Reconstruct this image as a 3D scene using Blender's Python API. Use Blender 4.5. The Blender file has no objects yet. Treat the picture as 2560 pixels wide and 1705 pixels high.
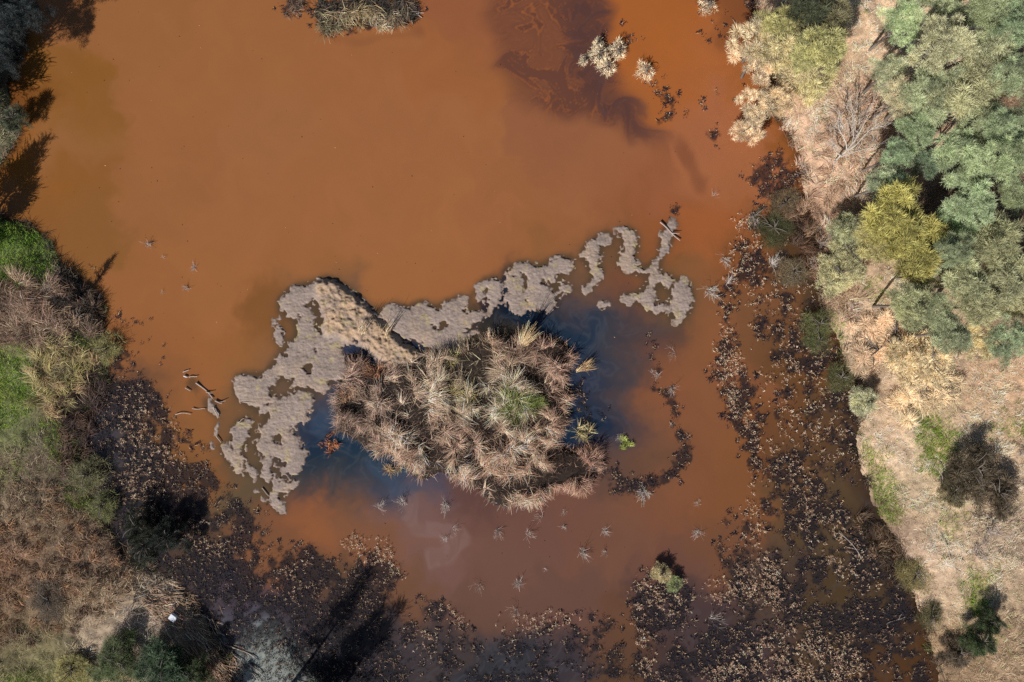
import bpy, math, random
import numpy as np
from mathutils import Vector, Matrix

# ------------------------------------------------------------------ camera, sky, sun
S = 70.0 / 2560.0            # metres per photo pixel at water level
CAMH = 46.7
SUN_EL, SUN_AZ = 38.0, math.atan2(-0.82, -0.57)     # direction the sun stands in (lower left of the photo)
scene = bpy.context.scene
cam_d = bpy.data.cameras.new("camera"); cam = bpy.data.objects.new("camera", cam_d)
scene.collection.objects.link(cam); scene.camera = cam
cam_d.sensor_width = 36.0
cam_d.lens = 36.0 * CAMH / 70.0
cam_d.clip_start = 0.5; cam_d.clip_end = 3000
cam.location = (0, 0, CAMH); cam.rotation_euler = (0, 0, 0)

world = bpy.data.worlds.new("World"); scene.world = world; world.use_nodes = True
nt = world.node_tree; nt.nodes.clear()
sky = nt.nodes.new("ShaderNodeTexSky"); sky.sky_type = 'NISHITA'; sky.sun_disc = False
sky.sun_elevation = math.radians(SUN_EL)
sky.sun_rotation = math.radians(90) - SUN_AZ
bg = nt.nodes.new("ShaderNodeBackground"); bg.inputs[1].default_value = 0.05
wo = nt.nodes.new("ShaderNodeOutputWorld")
nt.links.new(sky.outputs[0], bg.inputs[0]); nt.links.new(bg.outputs[0], wo.inputs[0])

sd = bpy.data.lights.new("sun", 'SUN'); sd.energy = 5.0; sd.angle = math.radians(0.5); sd.color = (1.0, 0.955, 0.90)
sun = bpy.data.objects.new("sun", sd); scene.collection.objects.link(sun)
el = math.radians(SUN_EL)
sdir = Vector((math.cos(SUN_AZ) * math.cos(el), math.sin(SUN_AZ) * math.cos(el), math.sin(el)))
sun.rotation_euler = sdir.to_track_quat('Z', 'Y').to_euler()
sun.location = sdir * 80
scene.view_settings.view_transform = 'Standard'; scene.view_settings.look = 'None'; scene.cycles.use_denoising = False
scene.view_settings.exposure = 0.05; scene.view_settings.gamma = 1.0
KEXP = 1.12                  # what a white horizontal matt sheet comes out as

rng = np.random.default_rng(7); random.seed(7)

# ------------------------------------------------------------------ helpers
def lin(c):
    c = np.asarray(c, float) / 255.0
    return np.where(c <= 0.04045, c / 12.92, ((c + 0.055) / 1.055) ** 2.4)
def des(c, f):
    c = np.asarray(c, float); l = (c * [0.25, 0.65, 0.10]).sum(-1, keepdims=True); return c + (l - c) * f
def alb(c, k=1.0): return np.clip(lin(c) * k / KEXP, 0, 0.9)

def wx(X): return (np.asarray(X, float) - 1280.0) * S
def wy(Y): return (852.5 - np.asarray(Y, float)) * S
VV = 1.0875
def V(pts): return [(x * VV, y * VV) for x, y in pts]
def C(ox, oy, pts, f=2.613): return [(ox + x / f, oy + y / f) for x, y in pts]
def Z(ox, oy, pts): return C(ox, oy, pts, 4.355)

# ---- value noise
_tabs = [rng.random((512, 512)).astype(np.float32) for _ in range(6)]
def vnoise(x, y, k=0):
    t = _tabs[k % 6]
    xi = np.floor(x).astype(np.int64); yi = np.floor(y).astype(np.int64)
    fx = (x - xi).astype(np.float32); fy = (y - yi).astype(np.float32)
    fx = fx * fx * fx * (fx * (fx * 6 - 15) + 10); fy = fy * fy * fy * (fy * (fy * 6 - 15) + 10)
    x0 = xi & 511; x1 = (xi + 1) & 511; y0 = yi & 511; y1 = (yi + 1) & 511
    a = t[y0, x0]; b = t[y0, x1]; c = t[y1, x0]; d = t[y1, x1]
    return (a + (b - a) * fx) * (1 - fy) + (c + (d - c) * fx) * fy
def fbm(x, y, scale, octv=4, k=0, gain=0.5):
    s = 0; a = 1.0; n = 0; f = 1.0 / scale
    for i in range(octv):
        s = s + a * vnoise(x * f + 17.3 * i + 31 * k, y * f + 9.1 * i + 53 * k, k + i); n += a; a *= gain; f *= 2.03
    return s / n
def sstep(a, b, x):
    t = np.clip((x - a) / (b - a), 0, 1); return t * t * (3 - 2 * t)

# ---- raster domain in photo pixels
RX0, RX1, RY0, RY1, RS = -500, 3060, -500, 2205, 2.0
gx = np.arange(RX0, RX1, RS); gy = np.arange(RY0, RY1, RS)
GX, GY = np.meshgrid(gx, gy)
def raster(poly):
    m = np.zeros(GX.shape, bool); P = np.array(poly, float)
    x0, y0 = P.min(0); x1, y1 = P.max(0)
    i0 = max(0, int((x0 - RX0) / RS) - 1); i1 = min(len(gx), int((x1 - RX0) / RS) + 2)
    j0 = max(0, int((y0 - RY0) / RS) - 1); j1 = min(len(gy), int((y1 - RY0) / RS) + 2)
    if i1 <= i0 or j1 <= j0: return m
    xs = gx[i0:i1]; sub = m[j0:j1, i0:i1]
    for r, y in enumerate(gy[j0:j1]):
        a = P; b = np.roll(P, -1, 0)
        c = (a[:, 1] > y) != (b[:, 1] > y)
        if not c.any(): continue
        xc = a[c, 0] + (y - a[c, 1]) * (b[c, 0] - a[c, 0]) / (b[c, 1] - a[c, 1])
        sub[r] = (np.searchsorted(np.sort(xc), xs) % 2) == 1
    return m
def blur(m, r):
    """three box blurs, r in photo pixels"""
    m = m.astype(np.float32); n = max(1, int(round(r / RS)))
    for _ in range(3):
        for ax in (0, 1):
            p = np.pad(m, [(n + 1, n) if a == ax else (0, 0) for a in (0, 1)], mode='edge')
            c = np.cumsum(p, axis=ax, dtype=np.float64)
            m = ((c[2 * n + 1:] - c[:-2 * n - 1]) if ax == 0 else (c[:, 2 * n + 1:] - c[:, :-2 * n - 1])) / (2 * n + 1)
    return m.astype(np.float32)
def samp(F, X, Y):
    u = np.clip((np.asarray(X, float) - RX0) / RS, 0, F.shape[1] - 1.001); v = np.clip((np.asarray(Y, float) - RY0) / RS, 0, F.shape[0] - 1.001)
    i = u.astype(int); j = v.astype(int); fx = u - i; fy = v - j
    return (F[j, i] * (1 - fx) + F[j, i + 1] * fx) * (1 - fy) + (F[j + 1, i] * (1 - fx) + F[j + 1, i + 1] * fx) * fy
def rbf(X, Y, pts, sig):
    num = 0; den = 0
    for x, y, c in pts:
        w = np.exp(-((X - x) ** 2 + (Y - y) ** 2) / (2 * sig * sig)) + 1e-9 / (1e4 + (X - x) ** 2 + (Y - y) ** 2)
        num = num + w[..., None] * lin(c); den = den + w
    return num / den[..., None]

# ------------------------------------------------------------------ traced outlines
MUD = [
 # western flat with the raised ridge
 Z(560, 660, [(720,250),(870,245),(960,225),(1040,170),(1110,160),(1200,175),(1270,215),(1340,280),(1450,350),(1500,400),(1560,460),(1640,530),(1690,580),(1760,640),(1829,720)])
 + Z(900, 620, [(120,700),(220,760),(320,890),(440,1000),(560,1080),(680,1145),(760,1150),(800,1400)])
 + Z(560, 660, [(1829,1500),(1500,1500),(1290,1250),(1180,1262),(1160,1290),(1130,1370),(1050,1400),(970,1360),(900,1335),(820,1325),(710,1355),(790,1400),(720,1440),(600,1470),(550,1500),(480,1515),(400,1530),(340,1560),(280,1530),(200,1490),(150,1440),(120,1370),(105,1290),(130,1240),(190,1200),(290,1215),(330,1240),(400,1230),(420,1175),(480,1165),(510,1160),(540,1110),(570,1060),(600,1000),(620,985),(690,1005),(715,940),(720,860),(770,860),(805,770),(800,700),(810,660),(790,600),(860,565),(880,530),(800,550),(750,590),(710,590),(700,530),(660,490),(620,510),(600,470),(595,400),(640,360),(705,310)]),
 # middle flat
 Z(900, 620, [(215,700),(270,640),(370,605),(440,640),(560,670),(590,630),(680,585),(735,575),(755,650),(820,685),(860,670),(900,620),(980,590),(1040,560),(1110,525),(1170,510),(1190,550),(1150,610),(1105,670),(1130,710),(1180,720),(1225,670),(1300,690),(1370,690),(1410,650),(1415,570),(1400,530),(1370,520),(1330,540),(1300,570),(1280,560),(1280,520),(1290,490),(1260,460),(1255,400),(1340,365),(1380,335),(1460,335),(1530,355),(1555,400),(1550,520),(1500,530),(1510,560),(1530,600),(1480,620),(1450,660),(1430,700),(1340,730),(1330,770),(1290,800),(1200,840),(1140,880),(1120,920),(1180,900),(1250,890),(1300,910),(1300,930),(1230,950),(1180,990),(1100,1050),(1080,1090),(1060,1150),(900,1200),(780,1130),(800,1090),(700,1060),(670,1010),(600,990),(500,990),(440,970),(340,870),(240,740)]),
 Z(1150, 560, [(530,500),(560,470),(620,425),(700,425),(760,435),(820,455),(900,470),(960,450),(990,400),(1040,360),(1100,350),(1160,360),(1210,390),(1235,440),(1230,490),(1180,530),(1120,520),(1060,510),(1050,560),(1050,610),(1010,625),(940,610),(880,600),(870,650),(900,650),(960,660),(1000,700),(1020,740),(1040,750),(1090,710),(1110,650),(1130,620),(1180,650),(1235,710),(1210,745),(1130,745),(1070,755),(1040,800),(1060,870),(1020,910),(990,970),(960,970),(910,930),(860,895),(820,900),(780,930),(710,950),(670,990),(640,1015),(600,985),(570,920),(550,860),(500,820),(490,775),(540,775),(580,765),(570,735),(540,705),(480,650),(525,580)]),
 Z(1400, 500, [(165,600),(200,580),(245,590),(260,550),(300,510),(310,460),(350,430),(410,430),(430,380),(480,350),(540,350),(560,400),(585,440),(560,480),(500,485),(430,475),(415,500),(420,580),(450,590),(485,575),(485,600),(440,620),(410,630),(400,660),(420,720),(460,770),(460,820),(440,870),(390,890),(360,930),(330,970),(325,1010),(290,1040),(255,1035),(245,980),(260,960),(300,900),(360,870),(370,820),(345,790),(320,720),(310,680),(280,640),(250,620),(200,635)]),
 Z(1400, 500, [(415,1130),(450,1105),(500,1100),(545,1105),(545,1140),(500,1165),(455,1190),(420,1165)]),
 Z(1400, 500, [(595,320),(650,295),(690,315),(760,315),(800,325),(820,370),(850,450),(830,490),(815,560),(800,640),(780,700),(850,710),(900,740),(940,750),(1000,690),(1060,630),(1080,580),(1105,500),(1105,400),(1110,350),(1150,290),(1190,240),(1220,180),(1255,170),(1260,230),(1245,330),(1215,400),(1195,480),(1160,560),(1110,640),(1070,690),(1045,745),(1070,800),(1100,820),(1140,810),(1200,815),(1225,860),(1240,910),(1200,940),(1160,955),(1130,930),(1100,890),(1060,905),(1010,930),(1015,980),(1040,1040),(1040,1090),(1025,1130),(1040,1170),(1100,1165),(1150,1150),(1210,1160),(1220,1110),(1225,1050),(1225,1020),(1250,960),(1260,910),(1310,890),(1340,830),(1380,830),(1395,870),(1390,920),(1400,960),(1430,1010),(1440,1080),(1430,1140),(1400,1210),(1350,1290),(1320,1340),(1270,1380),(1220,1375),(1195,1345),(1240,1310),(1280,1300),(1280,1270),(1240,1220),(1200,1190),(1150,1210),(1090,1235),(1040,1225),(1000,1200),(950,1200),(940,1160),(930,1140),(900,1100),(870,1090),(800,1110),(740,1135),(680,1115),(630,1085),(640,1050),(700,1030),(780,1040),(840,1020),(890,990),(950,955),(970,900),(985,830),(990,790),(930,800),(850,775),(770,795),(710,790),(700,740),(650,700),(635,680),(650,620),(690,560),(700,500),(700,440),(690,380),(650,350),(600,345)]),
 # southern lobes
 Z(500, 940, [(640,370),(635,390),(700,395),(770,385),(770,430),(740,490),(700,540),(665,580),(655,640),(650,700),(615,720),(625,780),(650,830),(700,850),(715,890),(700,930),(680,960),(670,1030),(655,1070),(700,1110),(760,1150),(785,1120),(800,1060),(770,1010),(775,960),(770,900),(780,870),(810,860),(860,890),(890,930),(960,960),(920,985),(875,990),(875,1040),(920,1040),(980,1060),(1050,1070),(1090,1030),(1090,980),(1130,950),(1165,870),(1160,820),(1100,760),(1080,690),(1060,650),(1030,620),(980,600),(975,560),(1040,530),(1090,510),(1150,490),(1180,440),(1185,390),(1220,330),(1240,240),(1220,190),(1160,170),(1090,170),(1040,200),(960,220),(860,260),(780,310),(760,330),(660,320)]),
 Z(500, 940, [(400,490),(470,460),(530,470),(600,465),(595,490),(545,530),(530,580),(520,640),(490,720),(470,760),(450,840),(490,890),(480,900),(460,900),(465,960),(470,1060),(430,1070),(400,1040),(380,980),(330,950),(290,890),(270,830),(220,760),(240,720),(290,750),(310,720),(330,760),(370,820),(380,790),(350,730),(365,680),(355,600),(385,560),(400,540)]),
 Z(500, 940, [(490,1010),(510,970),(540,940),(560,970),(600,1000),(605,1060),(600,1170),(580,1160),(560,1080),(540,1050),(500,1040)]),
 Z(500, 940, [(160,540),(175,515),(200,520),(205,620),(200,640),(165,645)]),
 Z(500, 940, [(800,1130),(830,1120),(860,1150),(900,1115),(940,1150),(970,1190),(960,1260),(940,1270),(890,1250),(860,1280),(850,1310),(830,1330),(880,1370),(930,1390),(940,1460),(930,1510),(900,1505),(850,1460),(780,1410),(770,1360),(775,1270),(810,1240),(800,1180)]),
 Z(500, 940, [(980,1170),(1030,1140),(1080,1115),(1095,1150),(1050,1200),(1000,1230),(980,1215)]),
 Z(500, 940, [(585,1250),(650,1225),(660,1260),(610,1270)]), Z(500, 940, [(650,1340),(690,1315),(715,1350),(680,1370)]),
 Z(500, 940, [(90,765),(110,715),(150,740),(155,785),(120,795)]), Z(500, 940, [(585,835),(608,830),(612,860),(590,862)]),
 Z(560, 660, [(510,620),(530,585),(580,595),(580,645),(545,675),(515,655)]), Z(560, 660, [(590,590),(600,572),(630,590),(625,610),(600,608)]),
 Z(560, 660, [(550,750),(565,690),(610,700),(655,730),(645,800),(650,860),(610,900),(575,875),(565,800)]),
 C(400, 860, [(440,560),(480,500),(560,480),(590,560),(530,600),(545,680),(565,765),(520,760),(460,700),(440,620)], 6.1),
 C(400, 860, [(645,840),(680,800),(780,810),(820,900),(905,1080),(880,1145),(830,1100),(800,1025),(680,1000),(700,930)], 6.1),
]
POOLS = [
 Z(560, 660, [(945,385),(1000,370),(1020,420),(1060,480),(1060,540),(1080,590),(1080,680),(1070,780),(1030,760),(980,710),(960,650),(975,580),(950,540),(940,490),(890,490),(870,440),(930,430)]),
 Z(560, 660, [(865,1100),(970,1085),(985,1105),(955,1150),(945,1225),(910,1215),(865,1130)]),
 Z(560, 660, [(955,905),(1040,910),(1055,965),(1010,955)]),
 Z(560, 660, [(565,1230),(630,1205),(700,1235),(785,1230),(770,1280),(720,1340),(715,1360),(800,1375),(790,1400),(720,1440),(600,1470),(560,1440),(545,1460),(490,1440),(460,1400),(470,1360),(510,1310),(560,1310),(590,1340),(560,1270)]),
 Z(560, 660, [(820,1330),(870,1325),(960,1350),(1050,1410),(1140,1380),(1180,1260),(1290,1245),(1250,1330),(1180,1410),(1100,1430),(1060,1500),(1000,1420),(920,1400),(860,1370)]),
 Z(560, 660, [(1290,850),(1330,870),(1500,910),(1580,970),(1640,1060),(1690,1100),(1640,1160),(1500,1180),(1400,1130),(1330,1010),(1280,950)]),
 Z(560, 660, [(1385,790),(1420,790),(1460,850),(1440,885),(1390,860)]),
 Z(560, 660, [(1740,1130),(1790,1110),(1860,1180),(1840,1300),(1770,1320)]),
 Z(900, 620, [(1340,440),(1380,425),(1410,450),(1400,490),(1370,510),(1345,480)]),
 Z(900, 620, [(760,840),(860,810),(900,790),(950,795),(980,840),(950,870),(900,890),(860,900),(790,860)]),
 Z(1150, 560, [(690,530),(730,525),(745,600),(740,670),(710,740),(680,760),(700,690),(700,650),(680,600),(665,555)]),
 Z(1150, 560, [(680,800),(715,785),(750,805),(745,835),(715,848),(685,830)]),
 Z(1150, 560, [(565,560),(605,550),(625,575),(590,595)]),
 Z(500, 940, [(780,640),(850,615),(890,650),(915,700),(910,740),(880,760),(830,720)]),
]
RIDGE = (Z(560, 660, [(1000,205),(1110,175),(1200,190),(1270,230),(1340,295),(1450,370),(1500,420),(1560,480),(1640,550),(1690,600),(1760,660),(1829,740)])
 + Z(900, 620, [(120,715),(220,775),(320,900),(440,1010),(560,1090),(680,1160)]) + Z(560, 660, [(1829,1150),(1560,900),(1290,800),(1110,760),(1100,600),(1060,420)]))
ISL = (C(600, 550, [(650,1050),(700,1020),(900,960),(1080,950),(1200,870),(1420,870),(1440,820),(1560,790),(1640,740),(1829,740)]) +
 C(1200, 550, [(60,760),(170,740),(250,740),(330,740),(480,770),(540,790),(600,860),(640,920),(560,960),(560,1050),(590,1110),(640,1150),(600,1180),(540,1200),(560,1260),(580,1290),(520,1380),(480,1440),(560,1500),(760,1480),(800,1540)]) +
 C(1200, 1105, [(780,110),(770,190),(720,310),(640,330),(560,260),(440,320),(420,370),(330,400),(250,390),(180,420),(60,390),(0,340)]) +
 C(600, 1105, [(1740,430),(1650,380),(1560,300),(1480,270),(1400,220),(1300,180),(1200,250),(1120,200),(1050,140),(1000,60),(900,80),(800,10)]) +
 C(600, 550, [(800,1450),(700,1400),(630,1360),(640,1250),(620,1180),(650,1100)]))
ISL_TUFT = Z(560, 660, [(1300,960),(1400,1000),(1480,960),(1560,1060),(1620,1130),(1500,1200),(1380,1210),(1310,1100)])
LAND_L = V([(-9000,-9000),(-400,-300),(70,-80),(62,40),(45,90),(10,200),(22,250),(38,275),(45,310),(25,350),(0,380),(-25,400),(-30,480),(0,505),(60,515),(100,540),(130,580),(145,620),(180,640),(215,680),(235,720),(230,790),(245,840),(235,900),(200,960),(190,1020),(180,1070),(200,1130),(240,1170),(250,1200),(250,1230),(300,1290),(400,1330),(430,1370),(470,1430),(510,1490),(545,1568),(570,1700),(600,2100),(800,9000),(-9000,9000)])
LAND_R = V([(1600,-9000),(1715,-300),(1735,0),(1752,60),(1775,120),(1790,260),(1805,300),(1830,330),(1850,380),(1850,450),(1870,500),(1880,560),(1890,640),(1880,700),(1920,760),(1950,850),(1975,950),(1970,1030),(1990,1090),(2020,1180),(2060,1240),(2090,1330),(2120,1420),(2150,1500),(2165,1568),(2250,1900),(2600,9000),(12000,9000),(12000,-9000)])

mudm = np.zeros(GX.shape, bool)
for p in MUD: mudm |= raster(p)
for p in POOLS: mudm &= ~raster(p)
islm = raster(ISL) | raster(ISL_TUFT)
landm = raster(LAND_L) | raster(LAND_R)
ridgem = raster(RIDGE)
_mud3 = blur(mudm, 2.2) ; _mud12 = blur(mudm, 11); _land8 = blur(landm, 8); _land60 = blur(landm, 60); _land25 = blur(landm, 25)
_isl8 = blur(islm, 8); _isl30 = blur(islm, 26); _ridge = blur(ridgem & mudm, 4); _mud22 = blur(mudm, 24)
edge_n = (fbm(GX, GY, 10, 4, 1, 0.7) - 0.5)
_wx = (fbm(GX, GY, 24, 3, 2) - 0.5) * 11 + (fbm(GX, GY, 7, 2, 1) - 0.5) * 11
_wy = (fbm(GX, GY, 24, 3, 3) - 0.5) * 11 + (fbm(GX, GY, 7, 2, 4) - 0.5) * 11
mfield = samp(_mud3, GX + _wx, GY + _wy) + edge_n * 0.3 + (fbm(GX, GY, 5, 2, 3) - 0.5) * 0.22 + 0.20 + 0.62 * sstep(0.60, 0.72, fbm(GX, GY, 8, 3, 5)) * sstep(0.12, 0.3, _mud12) * (1 - sstep(0.3, 0.6, _mud3))
H_mud = (mfield - 0.5) * 0.10
H_mud = np.where(H_mud > 0, np.minimum(H_mud, 0.025) , H_mud)
H_mud = H_mud + sstep(0.5, 1.0, mfield) * (0.02 + 0.10 * np.clip(_mud12 - 0.3, 0, 1) + (fbm(GX, GY, 26, 4, 2) - 0.5) * 0.09 + (fbm(GX * 0.8 + GY * 0.4, GY * 1.3, 7, 3, 3) - 0.5) * 0.06)
H_mud = H_mud + _ridge * (0.30 + (fbm(GX, GY, 11, 3, 4) - 0.5) * 0.32) * sstep(0.55, 0.9, mfield)
ledge = (fbm(GX, GY, 50, 5, 5, 0.65) - 0.5)
H_land = (_land25 * 0.5 + _land8 * 0.5 + ledge * 1.0 - 0.5) * 0.5
H_land = np.where(H_land > 0, H_land * 0.8 + 1.5 * np.clip(_land60 - 0.45, 0, 1) ** 1.3 + (fbm(GX, GY, 60, 4, 2) - 0.5) * 0.35 * _land25, H_land)
H_isl = (_isl8 - 0.5) * 0.5 + 0.15 * _isl30
HG = np.maximum(np.maximum(H_land, H_isl), -0.6)          # banks and island bed
HM = H_mud
HALL = np.maximum(HG, HM)
def gz(X, Y): return np.maximum(samp(HALL, X, Y), 0.0)

# ------------------------------------------------------------------ materials
def newmat(name):
    m = bpy.data.materials.new(name); m.use_nodes = True; t = m.node_tree; t.nodes.clear()
    out = t.nodes.new("ShaderNodeOutputMaterial"); return m, t, out
def N(t, typ, **kw):
    n = t.nodes.new(typ)
    for k, v in kw.items(): setattr(n, k, v)
    return n
def mixcol(t, a, b, fac, mode='MIX'):
    n = N(t, "ShaderNodeMix", data_type='RGBA', blend_type=mode)
    if isinstance(fac, float): n.inputs[0].default_value = fac
    else: t.links.new(fac, n.inputs[0])
    for s, i in ((a, 6), (b, 7)):
        if isinstance(s, tuple): n.inputs[i].default_value = s
        else: t.links.new(s, n.inputs[i])
    return n.outputs[2]
def noise_node(t, scale, detail=4, rough=0.6, coord='Generated'):
    tc = N(t, "ShaderNodeTexCoord"); n = N(t, "ShaderNodeTexNoise"); n.inputs['Scale'].default_value = scale
    n.inputs['Detail'].default_value = detail; n.inputs['Roughness'].default_value = rough
    t.links.new(tc.outputs['Object'], n.inputs['Vector']); return n.outputs[0]
def ramp(t, src, lo, hi, a, b):
    r = N(t, "ShaderNodeMapRange"); r.inputs[1].default_value = lo; r.inputs[2].default_value = hi
    r.inputs[3].default_value = a; r.inputs[4].default_value = b; t.links.new(src, r.inputs[0]); return r.outputs[0]
def attr_mat(name, rough=0.8, transl=0.0, nscale=20, namp=(0.8, 1.2), bump=0.0, bscale=30, spec=0.3, tint=False, bdist=0.03):
    m, t, out = newmat(name)
    a = N(t, "ShaderNodeAttribute", attribute_name="Col")
    col = a.outputs['Color']
    if tint:
        oi = N(t, "ShaderNodeObjectInfo"); col = mixcol(t, col, oi.outputs['Color'], 1.0, 'MULTIPLY')
    if nscale:
        v = ramp(t, noise_node(t, nscale), 0.3, 0.7, *namp)
        cc = N(t, "ShaderNodeCombineColor")
        for i in range(3): t.links.new(v, cc.inputs[i])
        col = mixcol(t, col, cc.outputs[0], 1.0, 'MULTIPLY')
    p = N(t, "ShaderNodeBsdfPrincipled"); t.links.new(col, p.inputs['Base Color'])
    p.inputs['Roughness'].default_value = rough; p.inputs['Specular IOR Level'].default_value = spec
    if bump:
        b = N(t, "ShaderNodeBump"); b.inputs['Strength'].default_value = bump; b.inputs['Distance'].default_value = bdist
        t.links.new(noise_node(t, bscale, 6, 0.65), b.inputs['Height']); t.links.new(b.outputs[0], p.inputs['Normal'])
    if transl:
        tr = N(t, "ShaderNodeBsdfTranslucent"); t.links.new(col, tr.inputs[0])
        mx = N(t, "ShaderNodeMixShader"); mx.inputs[0].default_value = transl
        t.links.new(p.outputs[0], mx.inputs[1]); t.links.new(tr.outputs[0], mx.inputs[2]); t.links.new(mx.outputs[0], out.inputs[0])
    else: t.links.new(p.outputs[0], out.inputs[0])
    return m
M_GROUND = attr_mat("bank soil", 0.95, 0, 3.0, (0.8, 1.2), 0.6, 14, 0.1)
M_MUD = attr_mat("drying mud", 0.75, 0, 5.0, (0.88, 1.10), 0.5, 22, 0.25, bdist=0.025)
M_GRASS = attr_mat("grass blades", 0.7, 0.2, 0, spec=0.25)
M_REED = attr_mat("dead reed", 0.65, 0.12, 0, spec=0.3)
M_ROT = attr_mat("wilted leaves", 0.7, 0.0, 0, spec=0.2)
M_LEAF = attr_mat("tree leaves", 0.6, 0.12, 0, spec=0.3, tint=True)
M_WOOD = attr_mat("weathered wood", 0.8, 0, 9, (0.7, 1.2), 0.4, 20, 0.2, tint=True)
def water_mat():
    m, t, out = newmat("silty water")
    a = N(t, "ShaderNodeAttribute", attribute_name="Col")
    v = ramp(t, noise_node(t, 0.35, 5, 0.55), 0.3, 0.7, 0.985, 1.015)
    cc = N(t, "ShaderNodeCombineColor")
    for i in range(3): t.links.new(v, cc.inputs[i])
    col = mixcol(t, a.outputs['Color'], cc.outputs[0], 1.0, 'MULTIPLY')
    p = N(t, "ShaderNodeBsdfPrincipled"); t.links.new(col, p.inputs['Base Color'])
    p.inputs['Roughness'].default_value = 0.07; p.inputs['IOR'].default_value = 1.33
    b = N(t, "ShaderNodeBump"); b.inputs['Strength'].default_value = 0.05; b.inputs['Distance'].default_value = 0.02
    t.links.new(noise_node(t, 2.5, 3, 0.5), b.inputs['Height']); t.links.new(b.outputs[0], p.inputs['Normal'])
    t.links.new(p.outputs[0], out.inputs[0]); return m
M_WATER = water_mat()
def plain_mat(name, c, rough=0.6):
    m, t, out = newmat(name); p = N(t, "ShaderNodeBsdfPrincipled")
    v = ramp(t, noise_node(t, 6, 4), 0.3, 0.7, 0.88, 1.06); cc = N(t, "ShaderNodeCombineColor")
    for i in range(3): t.links.new(v, cc.inputs[i])
    t.links.new(mixcol(t, (*c, 1), cc.outputs[0], 1.0, 'MULTIPLY'), p.inputs['Base Color'])
    p.inputs['Roughness'].default_value = rough; t.links.new(p.outputs[0], out.inputs[0]); return m
M_FOAM = plain_mat("white foam", (0.62, 0.66, 0.72), 0.5)

# ------------------------------------------------------------------ mesh building
COL = scene.collection
def mesh_np(name, verts, quads, cols, mat, smooth=False):
    me = bpy.data.meshes.new(name); verts = np.asarray(verts, np.float32); quads = np.asarray(quads, np.int32)
    me.vertices.add(len(verts)); me.vertices.foreach_set("co", verts.ravel())
    k = quads.shape[1]
    me.loops.add(quads.size); me.loops.foreach_set("vertex_index", quads.ravel())
    me.polygons.add(len(quads)); me.polygons.foreach_set("loop_start", np.arange(0, quads.size, k, dtype=np.int32))
    me.update(calc_edges=True)
    if smooth: me.polygons.foreach_set("use_smooth", np.ones(len(quads), bool))
    ca = me.color_attributes.new("Col", 'FLOAT_COLOR', 'POINT')
    c4 = np.ones((len(verts), 4), np.float32); c4[:, :3] = cols; ca.data.foreach_set("color", c4.ravel())
    me.materials.append(mat); return me
def link(name, me, parent=None):
    o = bpy.data.objects.new(name, me); COL.objects.link(o)
    if parent is not None: o.parent = parent
    return o
def tag(o, label=None, cat=None, group=None, kind=None):
    if label: o["label"] = label
    if cat: o["category"] = cat
    if group: o["group"] = group
    if kind: o["kind"] = kind
    return o
def grid_mesh(name, xs, ys, zf, cf, mat, keep=None, smooth=True):
    X, Y = np.meshgrid(xs, ys); Zz = zf(X, Y); Cc = cf(X, Y)
    nx, ny = len(xs), len(ys)
    v = np.stack([wx(X), wy(Y), Zz], -1).reshape(-1, 3)
    i = np.arange(ny * nx).reshape(ny, nx)
    q = np.stack([i[1:, :-1], i[1:, 1:], i[:-1, 1:], i[:-1, :-1]], -1).reshape(-1, 4)
    c = Cc.reshape(-1, 3)
    if keep is not None:
        kz = Zz.reshape(-1); km = (kz[q] > keep).any(1); q = q[km]
        used = np.zeros(len(v), bool); used[q.ravel()] = True; remap = np.cumsum(used) - 1
        v = v[used]; c = c[used]; q = remap[q]
    return link(name, mesh_np(name, v, q, c, mat, smooth))
def axis(a, b, step, outer):
    core = list(np.arange(a, b + step, step)); ext = []; d = step; p = 0
    while p < outer: d *= 1.35; p += d; ext.append(p)
    return np.array([a - e for e in reversed(ext)] + core + [core[-1] + e for e in ext])

# blades: K ribbons bending from lean0 to lean1 (radians from vertical) in azimuth az
def blades(P, az, l0, l1, L, W, col, seg=3, twist=None, tip=0.25, colt=None):
    K = len(P); n = seg + 1
    spine = np.zeros((K, n, 3)); spine[:, 0] = P; d = np.zeros((K, 3))
    for i in range(seg):
        a = l0 + (l1 - l0) * (i + 0.5) / seg; r = np.sin(a) * L / seg
        spine[:, i + 1] = spine[:, i] + np.stack([np.cos(az) * r, np.sin(az) * r, np.cos(a) * L / seg], -1)
    tw = rng.normal(0, 0.5, K) if twist is None else twist
    side = np.stack([-np.sin(az) * np.cos(tw), np.cos(az) * np.cos(tw), np.sin(tw)], -1)
    w = (np.linspace(1, tip, n))[None, :, None] * W[:, None, None] * 0.5
    v = np.stack([spine - side[:, None] * w, spine + side[:, None] * w], 2).reshape(-1, 3)
    b = np.arange(K)[:, None] * (2 * n) + (np.arange(seg) * 2)[None]
    q = np.stack([b, b + 1, b + 3, b + 2], -1).reshape(-1, 4)
    c = np.repeat(col, 2 * n, 0)
    if colt is not None:
        f = np.tile(np.repeat(np.linspace(0, 1, n), 2), K)[:, None]; c = c * (1 - f) + np.repeat(colt, 2 * n, 0) * f
    return v, q, c
def join(parts):
    vs, qs, cs = [], [], []; o = 0
    for v, q, c in parts: vs.append(v); qs.append(q + o); cs.append(c); o += len(v)
    return np.concatenate(vs), np.concatenate(qs), np.concatenate(cs)
def clampz(v, zmin=0.01):
    v[:, 2] = np.maximum(v[:, 2], zmin); return v

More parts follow.
